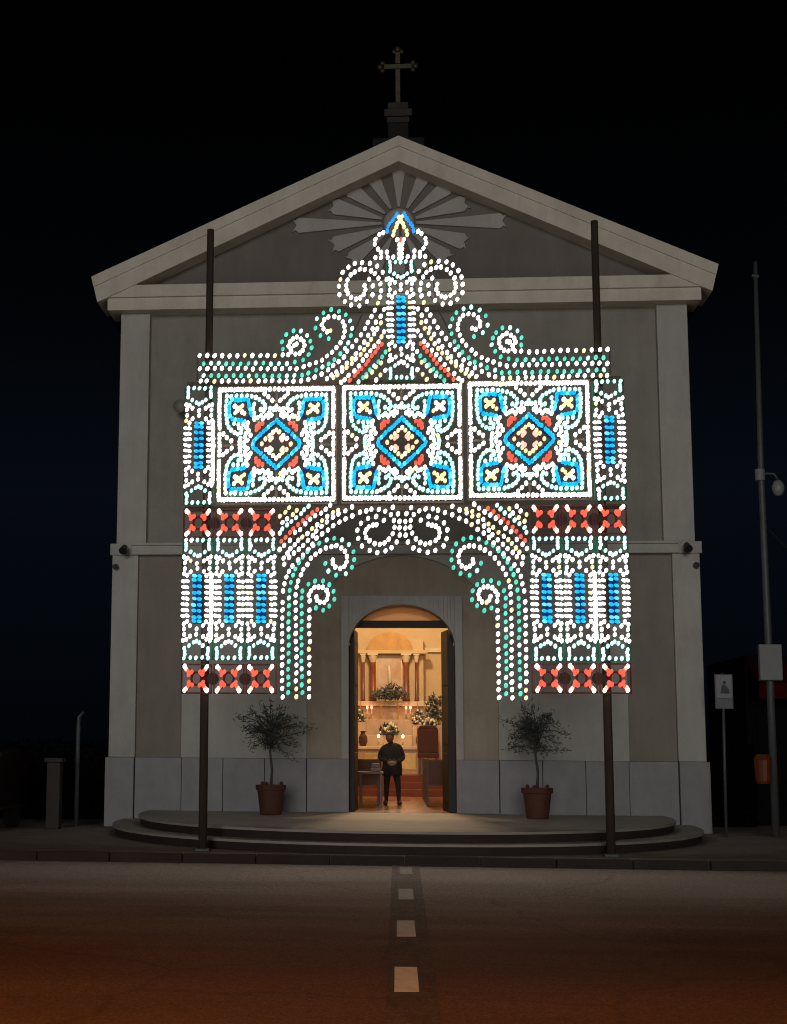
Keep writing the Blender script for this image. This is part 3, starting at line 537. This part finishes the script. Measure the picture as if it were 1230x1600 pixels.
# ================================================================== person in the doorway
def skin_mesh(name, verts, edges, rad, m, parent, sub_=2):
    me = bpy.data.meshes.new(name); me.from_pydata(verts, edges, []); o = link(name, me, parent)
    me.materials.append(M[m]); o.modifiers.new('skin', 'SKIN'); 
    for i, r_ in enumerate(rad):
        sv = me.skin_vertices[0].data[i]; sv.radius = (r_, r_) if not isinstance(r_, tuple) else r_; sv.use_root = (i == 0)
    s_ = o.modifiers.new('sub', 'SUBSURF'); s_.levels = sub_; s_.render_levels = sub_
    for k in range(1): pass
    o.modifiers['skin'].use_smooth_shade = True
    return o
px_, py_, pz_ = -.21, 4.25, .426
pe = thing('person', 'person in a dark coat and trousers standing in the lit doorway, head bowed, hands together', 'person', (px_,py_,pz_))
HS = .88
def V(x, y, z): return (px_+x*HS, py_+y*HS, pz_+z*HS)
# body, one skinned surface (pelvis first)
bv = [V(0,0,.88), V(0,0,1.05), V(.0,.0,1.22), V(.01,0,1.36), V(-.01,-.02,1.44), V(-.03,-.05,1.50),     # 0-5 spine, neck, skull base
      V(.10,0,.82), V(.15,-.06,.46), V(.165,-.05,.09), V(.20,-.17,.035),                              # 6-9 right-hand leg
      V(-.10,0,.82), V(-.12,-.03,.46), V(-.13,.02,.09), V(-.16,-.12,.035),                           # 10-13
      V(.185,0,1.34), V(.275,.02,1.08), V(.11,-.22,1.00),                                             # 14-16 arm
      V(-.175,0,1.34), V(-.29,.02,1.10), V(-.08,-.22,1.00)]                                          # 17-19
be = [(0,1),(1,2),(2,3),(3,4),(4,5),(0,6),(6,7),(7,8),(8,9),(0,10),(10,11),(11,12),(12,13),(3,14),(14,15),(15,16),(3,17),(17,18),(18,19)]
br = [(.145,.11),(.14,.105),(.16,.115),(.13,.09),.055,.05,.098,.062,.042,.04,.098,.062,.042,.04,.08,.064,.04,.08,.064,.04]
skin_mesh('body', bv, be, br, 'cloth', pe)
co = MB()
prof = [(.245,.19,.68),(.235,.19,.88),(.225,.175,1.02),(.235,.175,1.2),(.225,.16,1.32),(.15,.12,1.41),(.075,.075,1.45)]
n = 20; vs = []; fs = []
for i, (a, b_, z) in enumerate(prof):
    for k in range(n):
        t_ = 2*math.pi*k/n; wv = 1+.05*math.sin(3*t_+i)+.03*math.sin(7*t_+2*i)
        vs.append(V(a*wv*math.cos(t_), b_*wv*math.sin(t_), z))
for i in range(len(prof)-1):
    for k in range(n): fs.append((i*n+k, i*n+(k+1)%n, (i+1)*n+(k+1)%n, (i+1)*n+k))
co.add(vs, fs); c_ = co.build('coat', 'cloth', pe, smooth=True); sm = c_.modifiers.new('solid','SOLIDIFY'); sm.thickness = .015
hd = MB().ball(V(-.04,-.075,1.565), .092, 16, 12, sc=(.82,.98,1.18)); 
hd.ball(V(-.045,-.17,1.535), .02, 8, 6, sc=(.8,1.1,1.3))
for s in (-1, 1): hd.ball(V(-.04+s*.082,-.06,1.555), .024, 8, 6, sc=(.5,.9,1.3)); 
hd.build('head', 'skin', pe, smooth=True)
hr = MB().ball(V(-.038,-.055,1.60), .099, 16, 10, sc=(.85,.98,1.02)); hr.build('hair', 'hair', pe, smooth=True)
for s in (-1, 1):
    MB().ball(V(-.04+s*.032,-.158,1.562), .012, 8, 6).build('eye', 'hair', pe, smooth=True)
    # hand: palm plus five bent fingers
    hb = MB(); wx = .085 if s > 0 else -.06; base = Vector(V(wx,-.24,.985)); hb.ball(base, .042, 10, 8, sc=(1,.55,1.1))
    for k in range(4):
        f0 = base+Vector((-s*.03,-.012,.03-.02*k)); ln = (.055,.062,.058,.045)[k]
        hb.tube([f0, f0+Vector((-s*ln*.55,-.022,-.006)), f0+Vector((-s*ln,-.012,-.018))], [.0105,.0095,.008], 6)
    f0 = base+Vector((0,-.015,.04)); hb.tube([f0, f0+Vector((-s*.022,-.02,.018)), f0+Vector((-s*.042,-.02,.012))], [.012,.011,.009], 6)
    hb.build('hand', 'skin', pe, smooth=True)
    sx = .175 if s > 0 else -.145
    MB().ball(V(sx+s*.005,-.055-(.06 if s > 0 else 0),.045), .13, 14, 8, sc=(.38,1,.42)).build('shoe', 'shoe', pe, smooth=True)
MBs = MB().ball(V(.01,-.29,.97), .08, 14, 8, sc=(1,.45,.7)).build('cap', 'paper', smooth=True); tag(MBs, 'grey cap held in both hands by the person in the doorway', 'cap')

# ================================================================== potted olive trees
def olive(x, y, seed, label_t, label_p, sc):
    rr = random.Random(seed)
    pt = thing('planter', label_p, 'planter', (x,y,.422), 'terracotta planters beside the door')
    MB().lathe([(.17,.0),(.185,.02),(.235,.42),(.262,.425),(.266,.51),(.235,.51),(.225,.47)], x, y, .422, 28).build('pot', 'terra', pt, smooth=False)
    MB().lathe([(.22,.45),(.1,.475)], x, y, .422, 20).build('soil', 'soil', pt)
    for a in (.4, 2.5, 4.4): MB().ball((x+.19*math.cos(a), y+.19*math.sin(a), .955), .036, 7, 5).build('stone', 'terra', pt)
    t = thing('olive_tree', label_t, 'tree', (x,y,.89), 'potted olive trees')
    z0 = .88; ht = 1.62+.0
    trunk = MB().tube([(x,y,z0),(x+.02,y,z0+.3),(x-.015,y+.01,z0+.6),(x+.01,y,ht+.25)], [.026,.022,.02,.017], 8)
    tips = []
    for i in range(38):
        a = rr.uniform(0,2*math.pi); el = rr.uniform(-.2,1.3); L_ = rr.uniform(.30,.62)*sc*(1.25 if i % 6 == 0 else 1)
        d = Vector((math.cos(a)*math.cos(el)*1.15, math.sin(a)*math.cos(el), math.sin(el)*.9))
        b0 = Vector((x+.0, y, ht+rr.uniform(-.08,.3))); p1 = b0+d*L_*.5+Vector((0,0,.04)); p2 = b0+d*L_+Vector((0,0,rr.uniform(-.14,.1)))
        trunk.tube([b0,p1,p2], [.012,.007,.003], 5); tips.append((b0,p1,p2))
    trunk.build('trunk', 'bark', t, smooth=True)
    cr_ = MB()
    for b0, p1, p2 in tips:
        for j in range(46):
            u = rr.random()**.75; q = b0.lerp(p1, u*2) if u < .5 else p1.lerp(p2, u*2-1)
            q = q+Vector((rr.gauss(0,.045),rr.gauss(0,.045),rr.gauss(0,.045)))
            d = ((p2-b0).normalized()+Vector((rr.gauss(0,.7),rr.gauss(0,.7),rr.gauss(0,.7)))).normalized()*rr.uniform(.03,.055); s_ = d.orthogonal().normalized()
            s_ = (s_*math.cos(j)+d.normalized().cross(s_)*math.sin(j))*.0095
            cr_.add([q-d, q+s_, q+d, q-s_], [(0,1,2,3)])
    o = cr_.build('crown', 'leaf', t); return t
olive(-2.27,-1.6,11,'small olive tree with airy crown in the pot left of the door','terracotta pot on the landing left of the church door',1.)
olive(2.24,-2.0,23,'small olive tree with ragged crown in the pot right of the door','terracotta pot on the landing right of the church door',.98)

# ================================================================== the illuminations
YB = -7.07        # plane of the bulbs; laths sit just behind
for s, lb in ((-1,'tall dark timber pole holding the illuminations on the left'), (1,'tall dark timber pole holding the illuminations on the right')):
    t = thing('timber_pole', lb, 'pole', (s*2.80,-6.93,.12), 'poles carrying the illuminations')
    MB().tube([(s*2.80,-6.93,.121),(s*2.80,-6.93,4.5),(s*2.79,-6.93,9.12)], [.062,.058,.052], 10).build('shaft', 'pole', t, smooth=True)
    MB().box(s*2.80-.1,s*2.80+.1,-7.03,-6.83,.121,.16).build('foot_plate', 'galv', t, bevel=.005)
for z, lb in ((6.80,'long brown batten along the top of the square light panels'), (4.955,'long brown batten along the bottom of the square light panels')):
    b_ = MB().box(-3.12,3.12,-6.868,-6.84,z-.035,z+.035).build('cross_batten', 'lath_w'); tag(b_, lb, 'batten', 'battens behind the illuminations')

def bulb_mesh(key, big=1.):
    mb = MB()
    # glass: low egg of 72 triangles, then the dark lampholder disc behind it
    n_, m_ = 8, 6
    mb.ball((0,-.030,0), .0285*big, n_, m_, 0, sc=(.92,1.05,1.27))
    mb.add([(.020*math.cos(2*math.pi*k/8), .0, .020*math.sin(2*math.pi*k/8)) for k in range(8)]+[(.018*math.cos(2*math.pi*k/8), .03, .018*math.sin(2*math.pi*k/8)) for k in range(8)],
           [tuple(range(7,-1,-1)), tuple(range(8,16))]+[(k,(k+1)%8,8+(k+1)%8,8+k) for k in range(8)], 1)
    me = bpy.data.meshes.new('bulb'); me.from_pydata(mb.v, [], mb.f); me.materials.append(M['bulb_'+key]); me.materials.append(M['socket'])
    me.polygons.foreach_set('material_index', mb.mi); me.polygons.foreach_set('use_smooth', [i == 0 for i in mb.mi]); me.update(); return me
BM = {k: bulb_mesh(k) for k in BULB_COL}; BMS = {k: bulb_mesh(k, .92) for k in BULB_COL}
rb = random.Random(5)
class Panel:
    def __init__(s, name, label, cat, x, z, group=None):
        s.t = thing(name, label, cat, (x, YB, z), group); s.x, s.z = x, z; s.n = 0; s.extra = []
    def bulb(s, x, z, key, big=True, tilt=0):
        x += rb.gauss(0,.003); z += rb.gauss(0,.003); y = YB+rb.uniform(-.004,.004)
        ry = math.radians(rb.gauss(15,7))+tilt; sc = rb.uniform(.94,1.06); me = (BM if big else BMS)[key]
        if s.n >= 300: s.extra.append((me, x, y, z, ry, sc)); return
        o = bpy.data.objects.new('bulb', me); COL.objects.link(o); o.parent = s.t
        o.location = (x-s.x, y-YB, z-s.z); o.rotation_euler = (0, ry, 0); o.scale = (sc, sc, sc); s.n += 1
    def lath(s, pts, m='lath_d', w=.03, closed=False, y0=.018, th=.02, name='lath'):
        # a flat batten bent along the line, its face towards the street
        mb = MB(); P_ = [Vector((x, z)) for x, z in pts]; n_ = len(P_)
        if n_ < 2: return
        off = []
        for i in range(n_):
            a = P_[i-1] if (i or closed) else P_[i]; b = P_[(i+1)%n_] if (i < n_-1 or closed) else P_[i]
            d = (b-a); d = d.normalized() if d.length > 1e-6 else Vector((1,0)); off.append(Vector((-d.y, d.x))*w/2)
        y = YB+y0+rb.uniform(0,.004); vs = []
        for p_, o_ in zip(P_, off):
            vs += [(p_.x-o_.x,y,p_.y-o_.y),(p_.x+o_.x,y,p_.y+o_.y),(p_.x+o_.x,y+th,p_.y+o_.y),(p_.x-o_.x,y+th,p_.y-o_.y)]
        fs = []
        for i in range(n_ if closed else n_-1):
            a, b = i*4, ((i+1)%n_)*4
            for k in range(4): fs.append((a+k, a+(k+1)%4, b+(k+1)%4, b+k))
        if not closed: fs += [(3,2,1,0), tuple((n_-1)*4+k for k in range(4))]
        mb.add(vs, fs); mb.build(name, m, s.t)
    def done(s):
        if not s.extra: return
        by = {}
        vs, fs, mi, sm = [], [], [], []; mats = []
        for me, x, y, z, ry, sc in s.extra:
            n_ = len(vs); c, q = math.cos(ry), math.sin(ry)
            for m_ in me.materials:
                if m_.name not in mats: mats.append(m_.name)
            ids = [mats.index(m_.name) for m_ in me.materials]
            for v in me.vertices: vs.append((x+sc*(v.co.x*c+v.co.z*q), y+sc*v.co.y, z+sc*(-v.co.x*q+v.co.z*c)))
            for p_ in me.polygons: fs.append(tuple(i+n_ for i in p_.vertices)); mi.append(ids[p_.material_index]); sm.append(p_.use_smooth)
        me2 = bpy.data.meshes.new('bulb_rows'); me2.from_pydata(vs, [], fs)
        for m_ in mats: me2.materials.append(bpy.data.materials[m_])
        me2.polygons.foreach_set('material_index', mi); me2.polygons.foreach_set('use_smooth', sm); me2.update()
        o = link('bulb_rows', me2, s.t); o['kind'] = 'stuff'
LATH = dict(C='lath_b', W='lath_d', G='lath_g', T='lath_g', B='lath_b', b='lath_b', R='lath_r', Y='lath_w', P='lath_r')
def pick(c):
    r_ = rb.random()
    if c == 'G': return 'G' if r_ < .8 else 'T'
    if c == 'T': return 'T' if r_ < .92 else 'W'
    if c == 'W': return 'W' if r_ < .97 else 'Y'
    if c == 'B': return 'B' if r_ < .78 else 'C'
    if c == 'Y': return 'Y' if r_ < .72 else 'W'
    return c

# ---- sweeping rows: lower arch and upper crest, left and right halves
for rows, nm, labs, z0 in ((ARCH, 'light_arch', ('left half of the lower arch of white and teal bulbs with scrolls', 'right half of the lower arch of white and teal bulbs with scrolls'), 3.6),
                           (CREST, 'light_crest', ('left wing of the upper crest, bulb rows sweeping up to scrolls', 'right wing of the upper crest, bulb rows sweeping up to scrolls'), 7.2)):
    for s in (-1, 1):
        pn = Panel(nm, labs[0] if s < 0 else labs[1], 'light arch' if nm == 'light_arch' else 'light crest', s*1.6, z0, 'halves of the '+nm.replace('_',' '))
        for c, pts in rows:
            P_ = [(-s*x/100, z/100) for x, z in pts]      # data are the left half: x already negative
            for x, z in P_: pn.bulb(x, z, pick(c))
            pn.lath(P_, LATH[c], .022 if c != 'R' else .05)
        # dark struts that tie the rows together
        if nm == 'light_arch':
            for z in (2.35,2.9,3.45): pn.lath([(s*1.59,z),(s*1.30,z)], 'lath_d', .02, y0=.045, name='strut')
        else:
            for x in (2.95,2.35,1.9): pn.lath([(s*x,6.82),(s*x,7.22)], 'lath_d', .02, y0=.045, name='strut')
            pn.lath([(s*1.1,6.82),(s*.75,7.35),(s*.5,7.9),(s*.45,8.5)], 'lath_d', .02, y0=.045, name='strut')
        pn.done()
# ---- finial
fn = Panel('light_finial', 'pointed finial of blue, cream and white bulbs crowning the illuminations', 'light finial', 0, 8.8)
for c, pts in FINIAL:
    for s in (-1, 1):
        P_ = [(-s*x/100, z/100) for x, z in pts]
        for x, z in P_: fn.bulb(x, z, 'Y' if c == 'Y' and z > 8.75 else c, big=c != 'b')
        fn.lath(P_, LATH[c], .03)
fn.bulb(0, 8.855, 'R'); fn.bulb(0, 8.815, 'R')
fn.lath([(0,8.5),(0,9.2)], 'lath_d', .04, y0=.045, name='strut')
fn.done()
# ---- narrow columns
def column(x, z0, z1, hw, label, dense_side=0, grp='narrow light columns'):
    zc = (z0+z1)/2; hh = (z1-z0)/2; pn = Panel('light_column', label, 'light column', x, zc, grp)
    for i, (c, pts) in enumerate(COLUMN):
        for (u, v) in pts:
            for sv in ((1, -1) if abs(v) > 5 else (1,)):
                for su in ((1, -1) if abs(u) > 5 else (1,)):
                    pn.bulb(x+su*u/1000*hw, zc+sv*v/1000*hh, pick(c) if c != 'G' else 'G', big=(c == 'B'), tilt=(math.pi/2 if c == 'B' or (c == 'W' and abs(v) < 350) else 0))
    if dense_side:
        k = 0; z = z0+.48*0+hh*.36
        while z < z1-hh*.62: pn.bulb(x+dense_side*hw*.93, z, 'W'); z += .034
    e = hw*.98
    pn.lath([(x-e,z0+.01),(x+e,z0+.01),(x+e,z1-.01),(x-e,z1-.01)], 'lath_g', .02, True, y0=.04, th=.03, name='frame')
    for sv in (1, -1):
        q = lambda u, v: (x+u*hw, zc+sv*v*hh)
        pn.lath([q(-.74,.97),(q(.74,.97)),q(.74,.80),q(0,.695),q(-.74,.80)], 'lath_g', .03, True, y0=.012)
        pn.lath([q(-.85,.67),q(-.4,.62),q(0,.5),q(.4,.62),q(.85,.67)], 'lath_d', .03, y0=.014)
    for su in (1, -1): pn.lath([(x+su*hw*.8,zc-hh*.68),(x+su*hw*.8,zc+hh*.68)], 'lath_d', .07, y0=.012)
    pn.lath([(x,zc-hh*.41),(x,zc+hh*.41)], 'lath_b', .125, y0=.012)
    pn.done()
hw = .222
place = {1.99:'nearest the arch', 2.445:'in the middle', 2.905:'at the outer edge'}
for s, sd in ((-1,'left'), (1,'right')):
    for x, d in ((1.99,0),(2.445,0),(2.905,0)):
        ds = 0
        if s < 0 and x > 2.8: ds = 1
        if s > 0 and 2.4 < x < 2.5: ds = 1
        column(s*x, 2.765, 4.505, hw, 'tall blue-centred bulb column in the lower %s row, %s' % (sd, place[x]), ds)
    column(s*2.905, 4.99+.01*s, 6.73+.01*s, hw, 'tall blue-centred bulb column beside the %smost square panel' % sd, 1 if s < 0 else 0)
column(0, 6.765, 8.55, .205, 'central blue-centred bulb column rising under the finial', 0, None)
# ---- red crossed panels
def redp(x, z, label):
    pn = Panel('red_light_panel', label, 'light panel', x, z, 'red crossed light panels')
    for sx in (-1, 1):
        for sz in (-1, 1):
            pn.bulb(x+sx*.158, z+sz*.165, 'W'); pn.bulb(x+sx*.136, z+sz*.138, 'P')
            pn.bulb(x+sx*.058, z+sz*.092, 'R'); pn.bulb(x+sx*.098, z+sz*.056, 'R'); pn.bulb(x+sx*.080, z+sz*.075, 'R'); pn.bulb(x+sx*.112, z+sz*.105, 'R', big=False)
            pn.lath([(x+sx*.185,z+sz*.195),(x+sx*.05,z+sz*.05)], 'lath_r', .06, y0=.012)
    pn.lath([(x+.07*math.cos(a*math.pi/6), z+.09*math.sin(a*math.pi/6)) for a in range(12)], 'lath_r', .03, True, y0=.016)
    pn.lath([(x-.21,z-.2),(x+.21,z-.2),(x+.21,z+.2),(x-.21,z+.2)], 'lath_r', .03, True, y0=.04, name='frame')
    pn.done()
for zz, row in ((4.735,'upper'),(2.52,'lower')):
    for s, sd in ((-1,'left'),(1,'right')):
        for x in (1.99,2.445,2.905): redp(s*x, zz+.012*s, 'red crossed bulb panel of the %s %s band, %s' % (row, sd, place[x]))
        for x in (2.218, 2.675):
            d = MB().tube([(s*x, YB+.05, zz+.012*s),(s*x, YB+.075, zz+.012*s)], .085, 20).build('black_disc', 'socket'); tag(d, 'black disc between red panels, %s %s band, %s' % (row, sd, 'inner' if x < 2.5 else 'outer'), 'disc', 'black discs between the red panels')
# ---- square panels
def square(x, z, label):
    pn = Panel('square_light_panel', label, 'light panel', x, z, 'square light panels')
    order = [0,3,9,2,7,1,4,6,10,12,8,5,11]
    border = {0}
    for i in order:
        c, pts = SQUARE[i]
        for (u, v) in pts:
            for su in ((1,-1) if abs(u) > 4 else (1,)):
                for sv in ((1,-1) if abs(v) > 4 else (1,)):
                    pn.bulb(x+su*u/1000, z+sv*v/1000, pick(c), big=True)
    h = .855
    pn.lath([(x-h,z-h),(x+h,z-h),(x+h,z+h),(x-h,z+h)], 'lath_w', .03, True, y0=.04, th=.03, name='frame')
    pn.lath([(x-.815,z-.80),(x+.815,z-.80),(x+.815,z+.80),(x-.815,z+.80)], 'lath_w', .06, True, y0=.014)
    for su in (1,-1):
        for sv in (1,-1):
            q = lambda L_: [(x+su*a/1000, z+sv*b/1000) for a, b in L_]
            pn.lath(q([(-720,706),(-578,712),(-426,712),(-296,683),(-198,621),(-160,560),(-185,486),(-236,500)]), 'lath_g', .075, y0=.016)
            pn.lath(q([(-720,706),(-726,571),(-722,435),(-706,313),(-649,205),(-549,152),(-496,210),(-536,240)]), 'lath_g', .075, y0=.017)
            pn.lath(q([(-680,653),(-430,653),(-360,430),(-454,336),(-650,372)]), 'lath_b', .07, True, y0=.013)
            pn.lath(q([(-310,350),(-190,400),(-90,450),(0,560)]), 'lath_g', .06, y0=.02); pn.lath(q([(-410,300),(-450,200),(-440,100),(-520,0)]), 'lath_g', .06, y0=.02)
            pn.lath(q([(-290,262),(-250,300),(-200,300)]), 'lath_r', .09, y0=.02)
            pn.lath(q([(-170,736),(-57,637),(0,637)]), 'lath_w', .04, y0=.02); pn.lath(q([(-760,150),(-644,53),(-644,0)]), 'lath_w', .04, y0=.02)
            pn.lath(q([(-598,562),(-460,460)]), 'lath_w', .05, y0=.022)
    pn.lath([(x,z+.345),(x+.345,z),(x,z-.345),(x-.345,z)], 'lath_b', .095, True, y0=.012)
    pn.lath([(x,z+.205),(x+.205,z),(x,z-.205),(x-.205,z)], 'lath_r', .07, True, y0=.02)
    pn.lath([(x,z+.36),(x,z+.85)], 'lath_w', .03, y0=.048, name='strut'); pn.lath([(x,z-.36),(x,z-.85)], 'lath_w', .03, y0=.048, name='strut')
    pn.lath([(x+.36,z),(x+.85,z)], 'lath_w', .03, y0=.048, name='strut'); pn.lath([(x-.36,z),(x-.85,z)], 'lath_w', .03, y0=.048, name='strut')
    pn.done()
square(-1.79, 5.853, 'left square panel of scrolls round a blue diamond of bulbs')
square(0, 5.862, 'middle square panel of scrolls round a blue diamond of bulbs')
square(1.79, 5.89, 'right square panel of scrolls round a blue diamond of bulbs')

# ================================================================== street furniture at the sides
_n1 = len(COL.objects)
lp = thing('lamp_pole', 'tall grey steel pole with globe lamp and grey box right of the church', 'pole', (6.45,-1,.12))
MB().tube([(6.42,-1,.121),(6.43,-1,3.0),(6.42,-1,6.4),(6.47,-1,10.3)], [.07,.065,.055,.035], 12).build('shaft', 'galv', lp, smooth=True)
MB().box(6.22,6.60,-1.22,-1.08,2.78,3.40).build('control_box', 'boxgrey', lp, bevel=.012)
arm = MB().tube([(6.42,-1,6.36),(6.50,-1.05,6.42),(6.62,-1.1,6.40),(6.68,-1.1,6.30)], .022, 8).build('lamp_arm', 'galv', lp, smooth=True)
sub('globe', MB().ball((6.68,-1.1,6.15), .11, 14, 10, sc=(1,1,1.35)), 'lampwhite', arm, smooth=True)
MB().tube([(6.40,-1,6.30),(6.40,-1,6.50)], .085, 12).build('collar', 'boxgrey', lp)
MB().tube([(6.40,-1.0,10.05),(6.52,-1.02,10.02)], .03, 8).build('top_bracket', 'galv', lp)
wr = MB().tube([(6.45,-1,5.5),(6.9,-.9,5.05),(7.6,-.8,4.5),(9,-.5,3.8)], .008, 5).build('cable', 'black', lp)
sg = thing('traffic_sign', 'small white sign with a dark figure and grey plate on a thin post', 'road sign', (5.62,-1.2,.12))
MB().tube([(5.56,-1.16,.121),(5.60,-1.16,2.9)], [.026,.026], 10).build('post', 'galv', sg, smooth=True)
MB().box(5.47,5.74,-1.20,-1.185,2.47,2.87).build('sign_panel', 'signw', sg, bevel=.006)
MB().box(5.47,5.74,-1.20,-1.185,2.30,2.462).build('lower_plate', 'signg', sg, bevel=.004)
MB().box(5.455,5.755,-1.182,-1.17,2.29,2.88).build('backing', 'signg', sg)
MB().ball((5.61,-1.203,2.74), .028, 10, 8, sc=(1,.15,1)).prism_y([(5.54,2.55),(5.70,2.55),(5.68,2.63),(5.62,2.70),(5.57,2.70)], -1.206, -1.201).build('pictogram', 'black', sg)
ob = thing('litter_bin', 'orange plastic litter bin hung on the lamp pole right of the church', 'litter bin', (6.28,-1.05,1.2))
MB().lathe([(.11,0),(.13,.05),(.15,.40),(.16,.42),(.10,.50)], 6.24, -1.05, 1.02, 14).build('bin', 'orange', ob, smooth=False)
MB().box(6.28,6.36,-1.08,-1.02,1.2,1.3).build('bracket', 'galv', ob)
for o_ in list(COL.objects)[_n1:]:
    if o_.parent is None: o_.location.x -= .08
fl = thing('street_lamp', 'distant unlit street lamp with two short arms behind the sign', 'street lamp', (9.6,28,0))
MB().tube([(9.6,28,.12),(9.6,28,7.3)], .07, 8).build('shaft', 'galv', fl)
MB().box(9.0,10.2,27.9,28.1,7.32,7.42).build('arms', 'galv', fl, bevel=.03)
aw = thing('kiosk', 'dark kiosk with a deep red awning at the right edge', 'kiosk', (8.6,4,.12))
MB().box(6.9,11.5,3.6,7.5,.121,3.5).build('wall', 'house', aw)
MB().prism_x([(3.58,3.2),(3.58,3.35),(2.6,2.9),(2.6,2.6)], 6.95, 11.4).build('awning', 'redp', aw)
MB().box(7.1,8.8,3.56,3.598,.9,2.3).build('shutter', 'house', aw)
gp = thing('gate_pillar', 'pale weathered stone gate pillar at the far left', 'pillar', (-6.1,-1.2,.12))
MB().box(-6.26,-6.02,-1.4,-1.15,.121,1.28).build('shaft', 'gate', gp, bevel=.02)
MB().box(-6.30,-5.98,-1.44,-1.11,1.282,1.36).build('cap', 'gate', gp, bevel=.02)
bp_ = thing('bent_post', 'thin grey steel post with a bent top beside the gate pillar', 'post', (-5.95,-.3,.12))
MB().tube([(-5.93,-.3,.121),(-5.93,-.3,1.9),(-5.92,-.3,2.1),(-5.85,-.3,2.2)], [.045,.04,.035,.03], 10).build('shaft', 'galv', bp_, smooth=True)
# side yards: dark hedges closing both sides
def hedge(x0, x1, y0, y1, z1, seed, label):
    rr = random.Random(seed); t = thing('hedge', label, 'hedge', ((x0+x1)/2,y0,.12))
    MB().box(x0+.15,x1-.15,y0+.15,y1-.15,.121,z1-.15).build('stems', 'leafdark', t)
    m_ = MB()
    for i in range(5200):
        q = Vector((rr.uniform(x0,x1), rr.uniform(y0,y0+.35) if rr.random() < .75 else rr.uniform(y0,y1), rr.uniform(.15,z1)))
        d = Vector((rr.gauss(0,1),rr.gauss(0,1),rr.gauss(0,1))).normalized()*.07; s_ = d.orthogonal().normalized()*.035
        m_.add([q-d,q+s_,q+d,q-s_], [(0,1,2,3)])
    o = m_.build('foliage', 'leafdark', t); o['kind'] = 'stuff'
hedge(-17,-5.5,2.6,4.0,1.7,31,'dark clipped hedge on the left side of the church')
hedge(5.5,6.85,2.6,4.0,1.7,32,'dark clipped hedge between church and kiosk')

# parked car at the left edge
car = thing('parked_car', 'dark red hatchback parked facing the road at the far left', 'car', (-7.1,-2.4,.12))
cw = .80; X = -6.78
side = [(-4.2,.42),(-4.22,.62),(-4.1,.86),(-3.2,.99),(-2.55,1.42),(-1.2,1.48),(-.55,1.3),(-.42,.9),(-.42,.42)]
cb = MB().prism_x([(y, z+.05) for y, z in side], X-1.0-.62, X+.62-1.0+.36); 
body = cb.build('body', 'carred', car, bevel=.06)
MB().add([(X-1.5,-3.19,1.09),(X-.14,-3.19,1.09),(X-.22,-2.62,1.46),(X-1.42,-2.62,1.46)], [(0,1,2,3)]).build('windscreen', 'carglass', car)
for sx in (-1.52,-.14):
    MB().tube([(X+sx-.08,-3.4,.44),(X+sx+.1,-3.4,.44)], .30, 18).build('wheel', 'tyre', car); MB().tube([(X+sx-.08,-1.2,.44),(X+sx+.1,-1.2,.44)], .30, 18).build('wheel', 'tyre', car)
for sx in (-1.36,-.28): MB().ball((X+sx,-4.13,.80), .11, 12, 8, sc=(1.2,.5,.6)).build('headlight', 'lens', car, smooth=True)
MB().box(X-1.1,X-.54,-4.29,-4.265,.50,.62).build('number_plate', 'plate', car)
MB().box(X-1.2,X-.44,-4.275,-4.25,.66,.80).build('grille', 'black', car)

# sodium street lamps on the near side of the road, behind the viewer
for x, y, lb in ((-5,-32,'orange sodium street lamp across the road, on the left'), (5,-33,'orange sodium street lamp across the road, on the right')):
    t = thing('street_lamp', lb, 'street lamp', (x,y,0), 'sodium lamps across the road')
    MB().tube([(x,y,0),(x,y,7.2),(x,y+.4,7.6),(x,y+1.6,7.75)], [.09,.06,.05,.045], 10).build('shaft', 'galv', t, smooth=True)
    MB().ball((x,y+1.9,7.72), .3, 14, 8, sc=(.55,1,.3)).build('lamp_head', 'boxgrey', t, smooth=True)
    l = bpy.data.lights.new('sodium_light','SPOT'); l.energy = SODIUM; l.color = (1,.42,.13); l.spot_size = R(108); l.spot_blend = .9; l.shadow_soft_size = .15
    lo = bpy.data.objects.new('sodium_light', l); COL.objects.link(lo); lo.parent = t; lo.location = (0,1.9,7.55); lo.rotation_euler = (R(20),0,0)
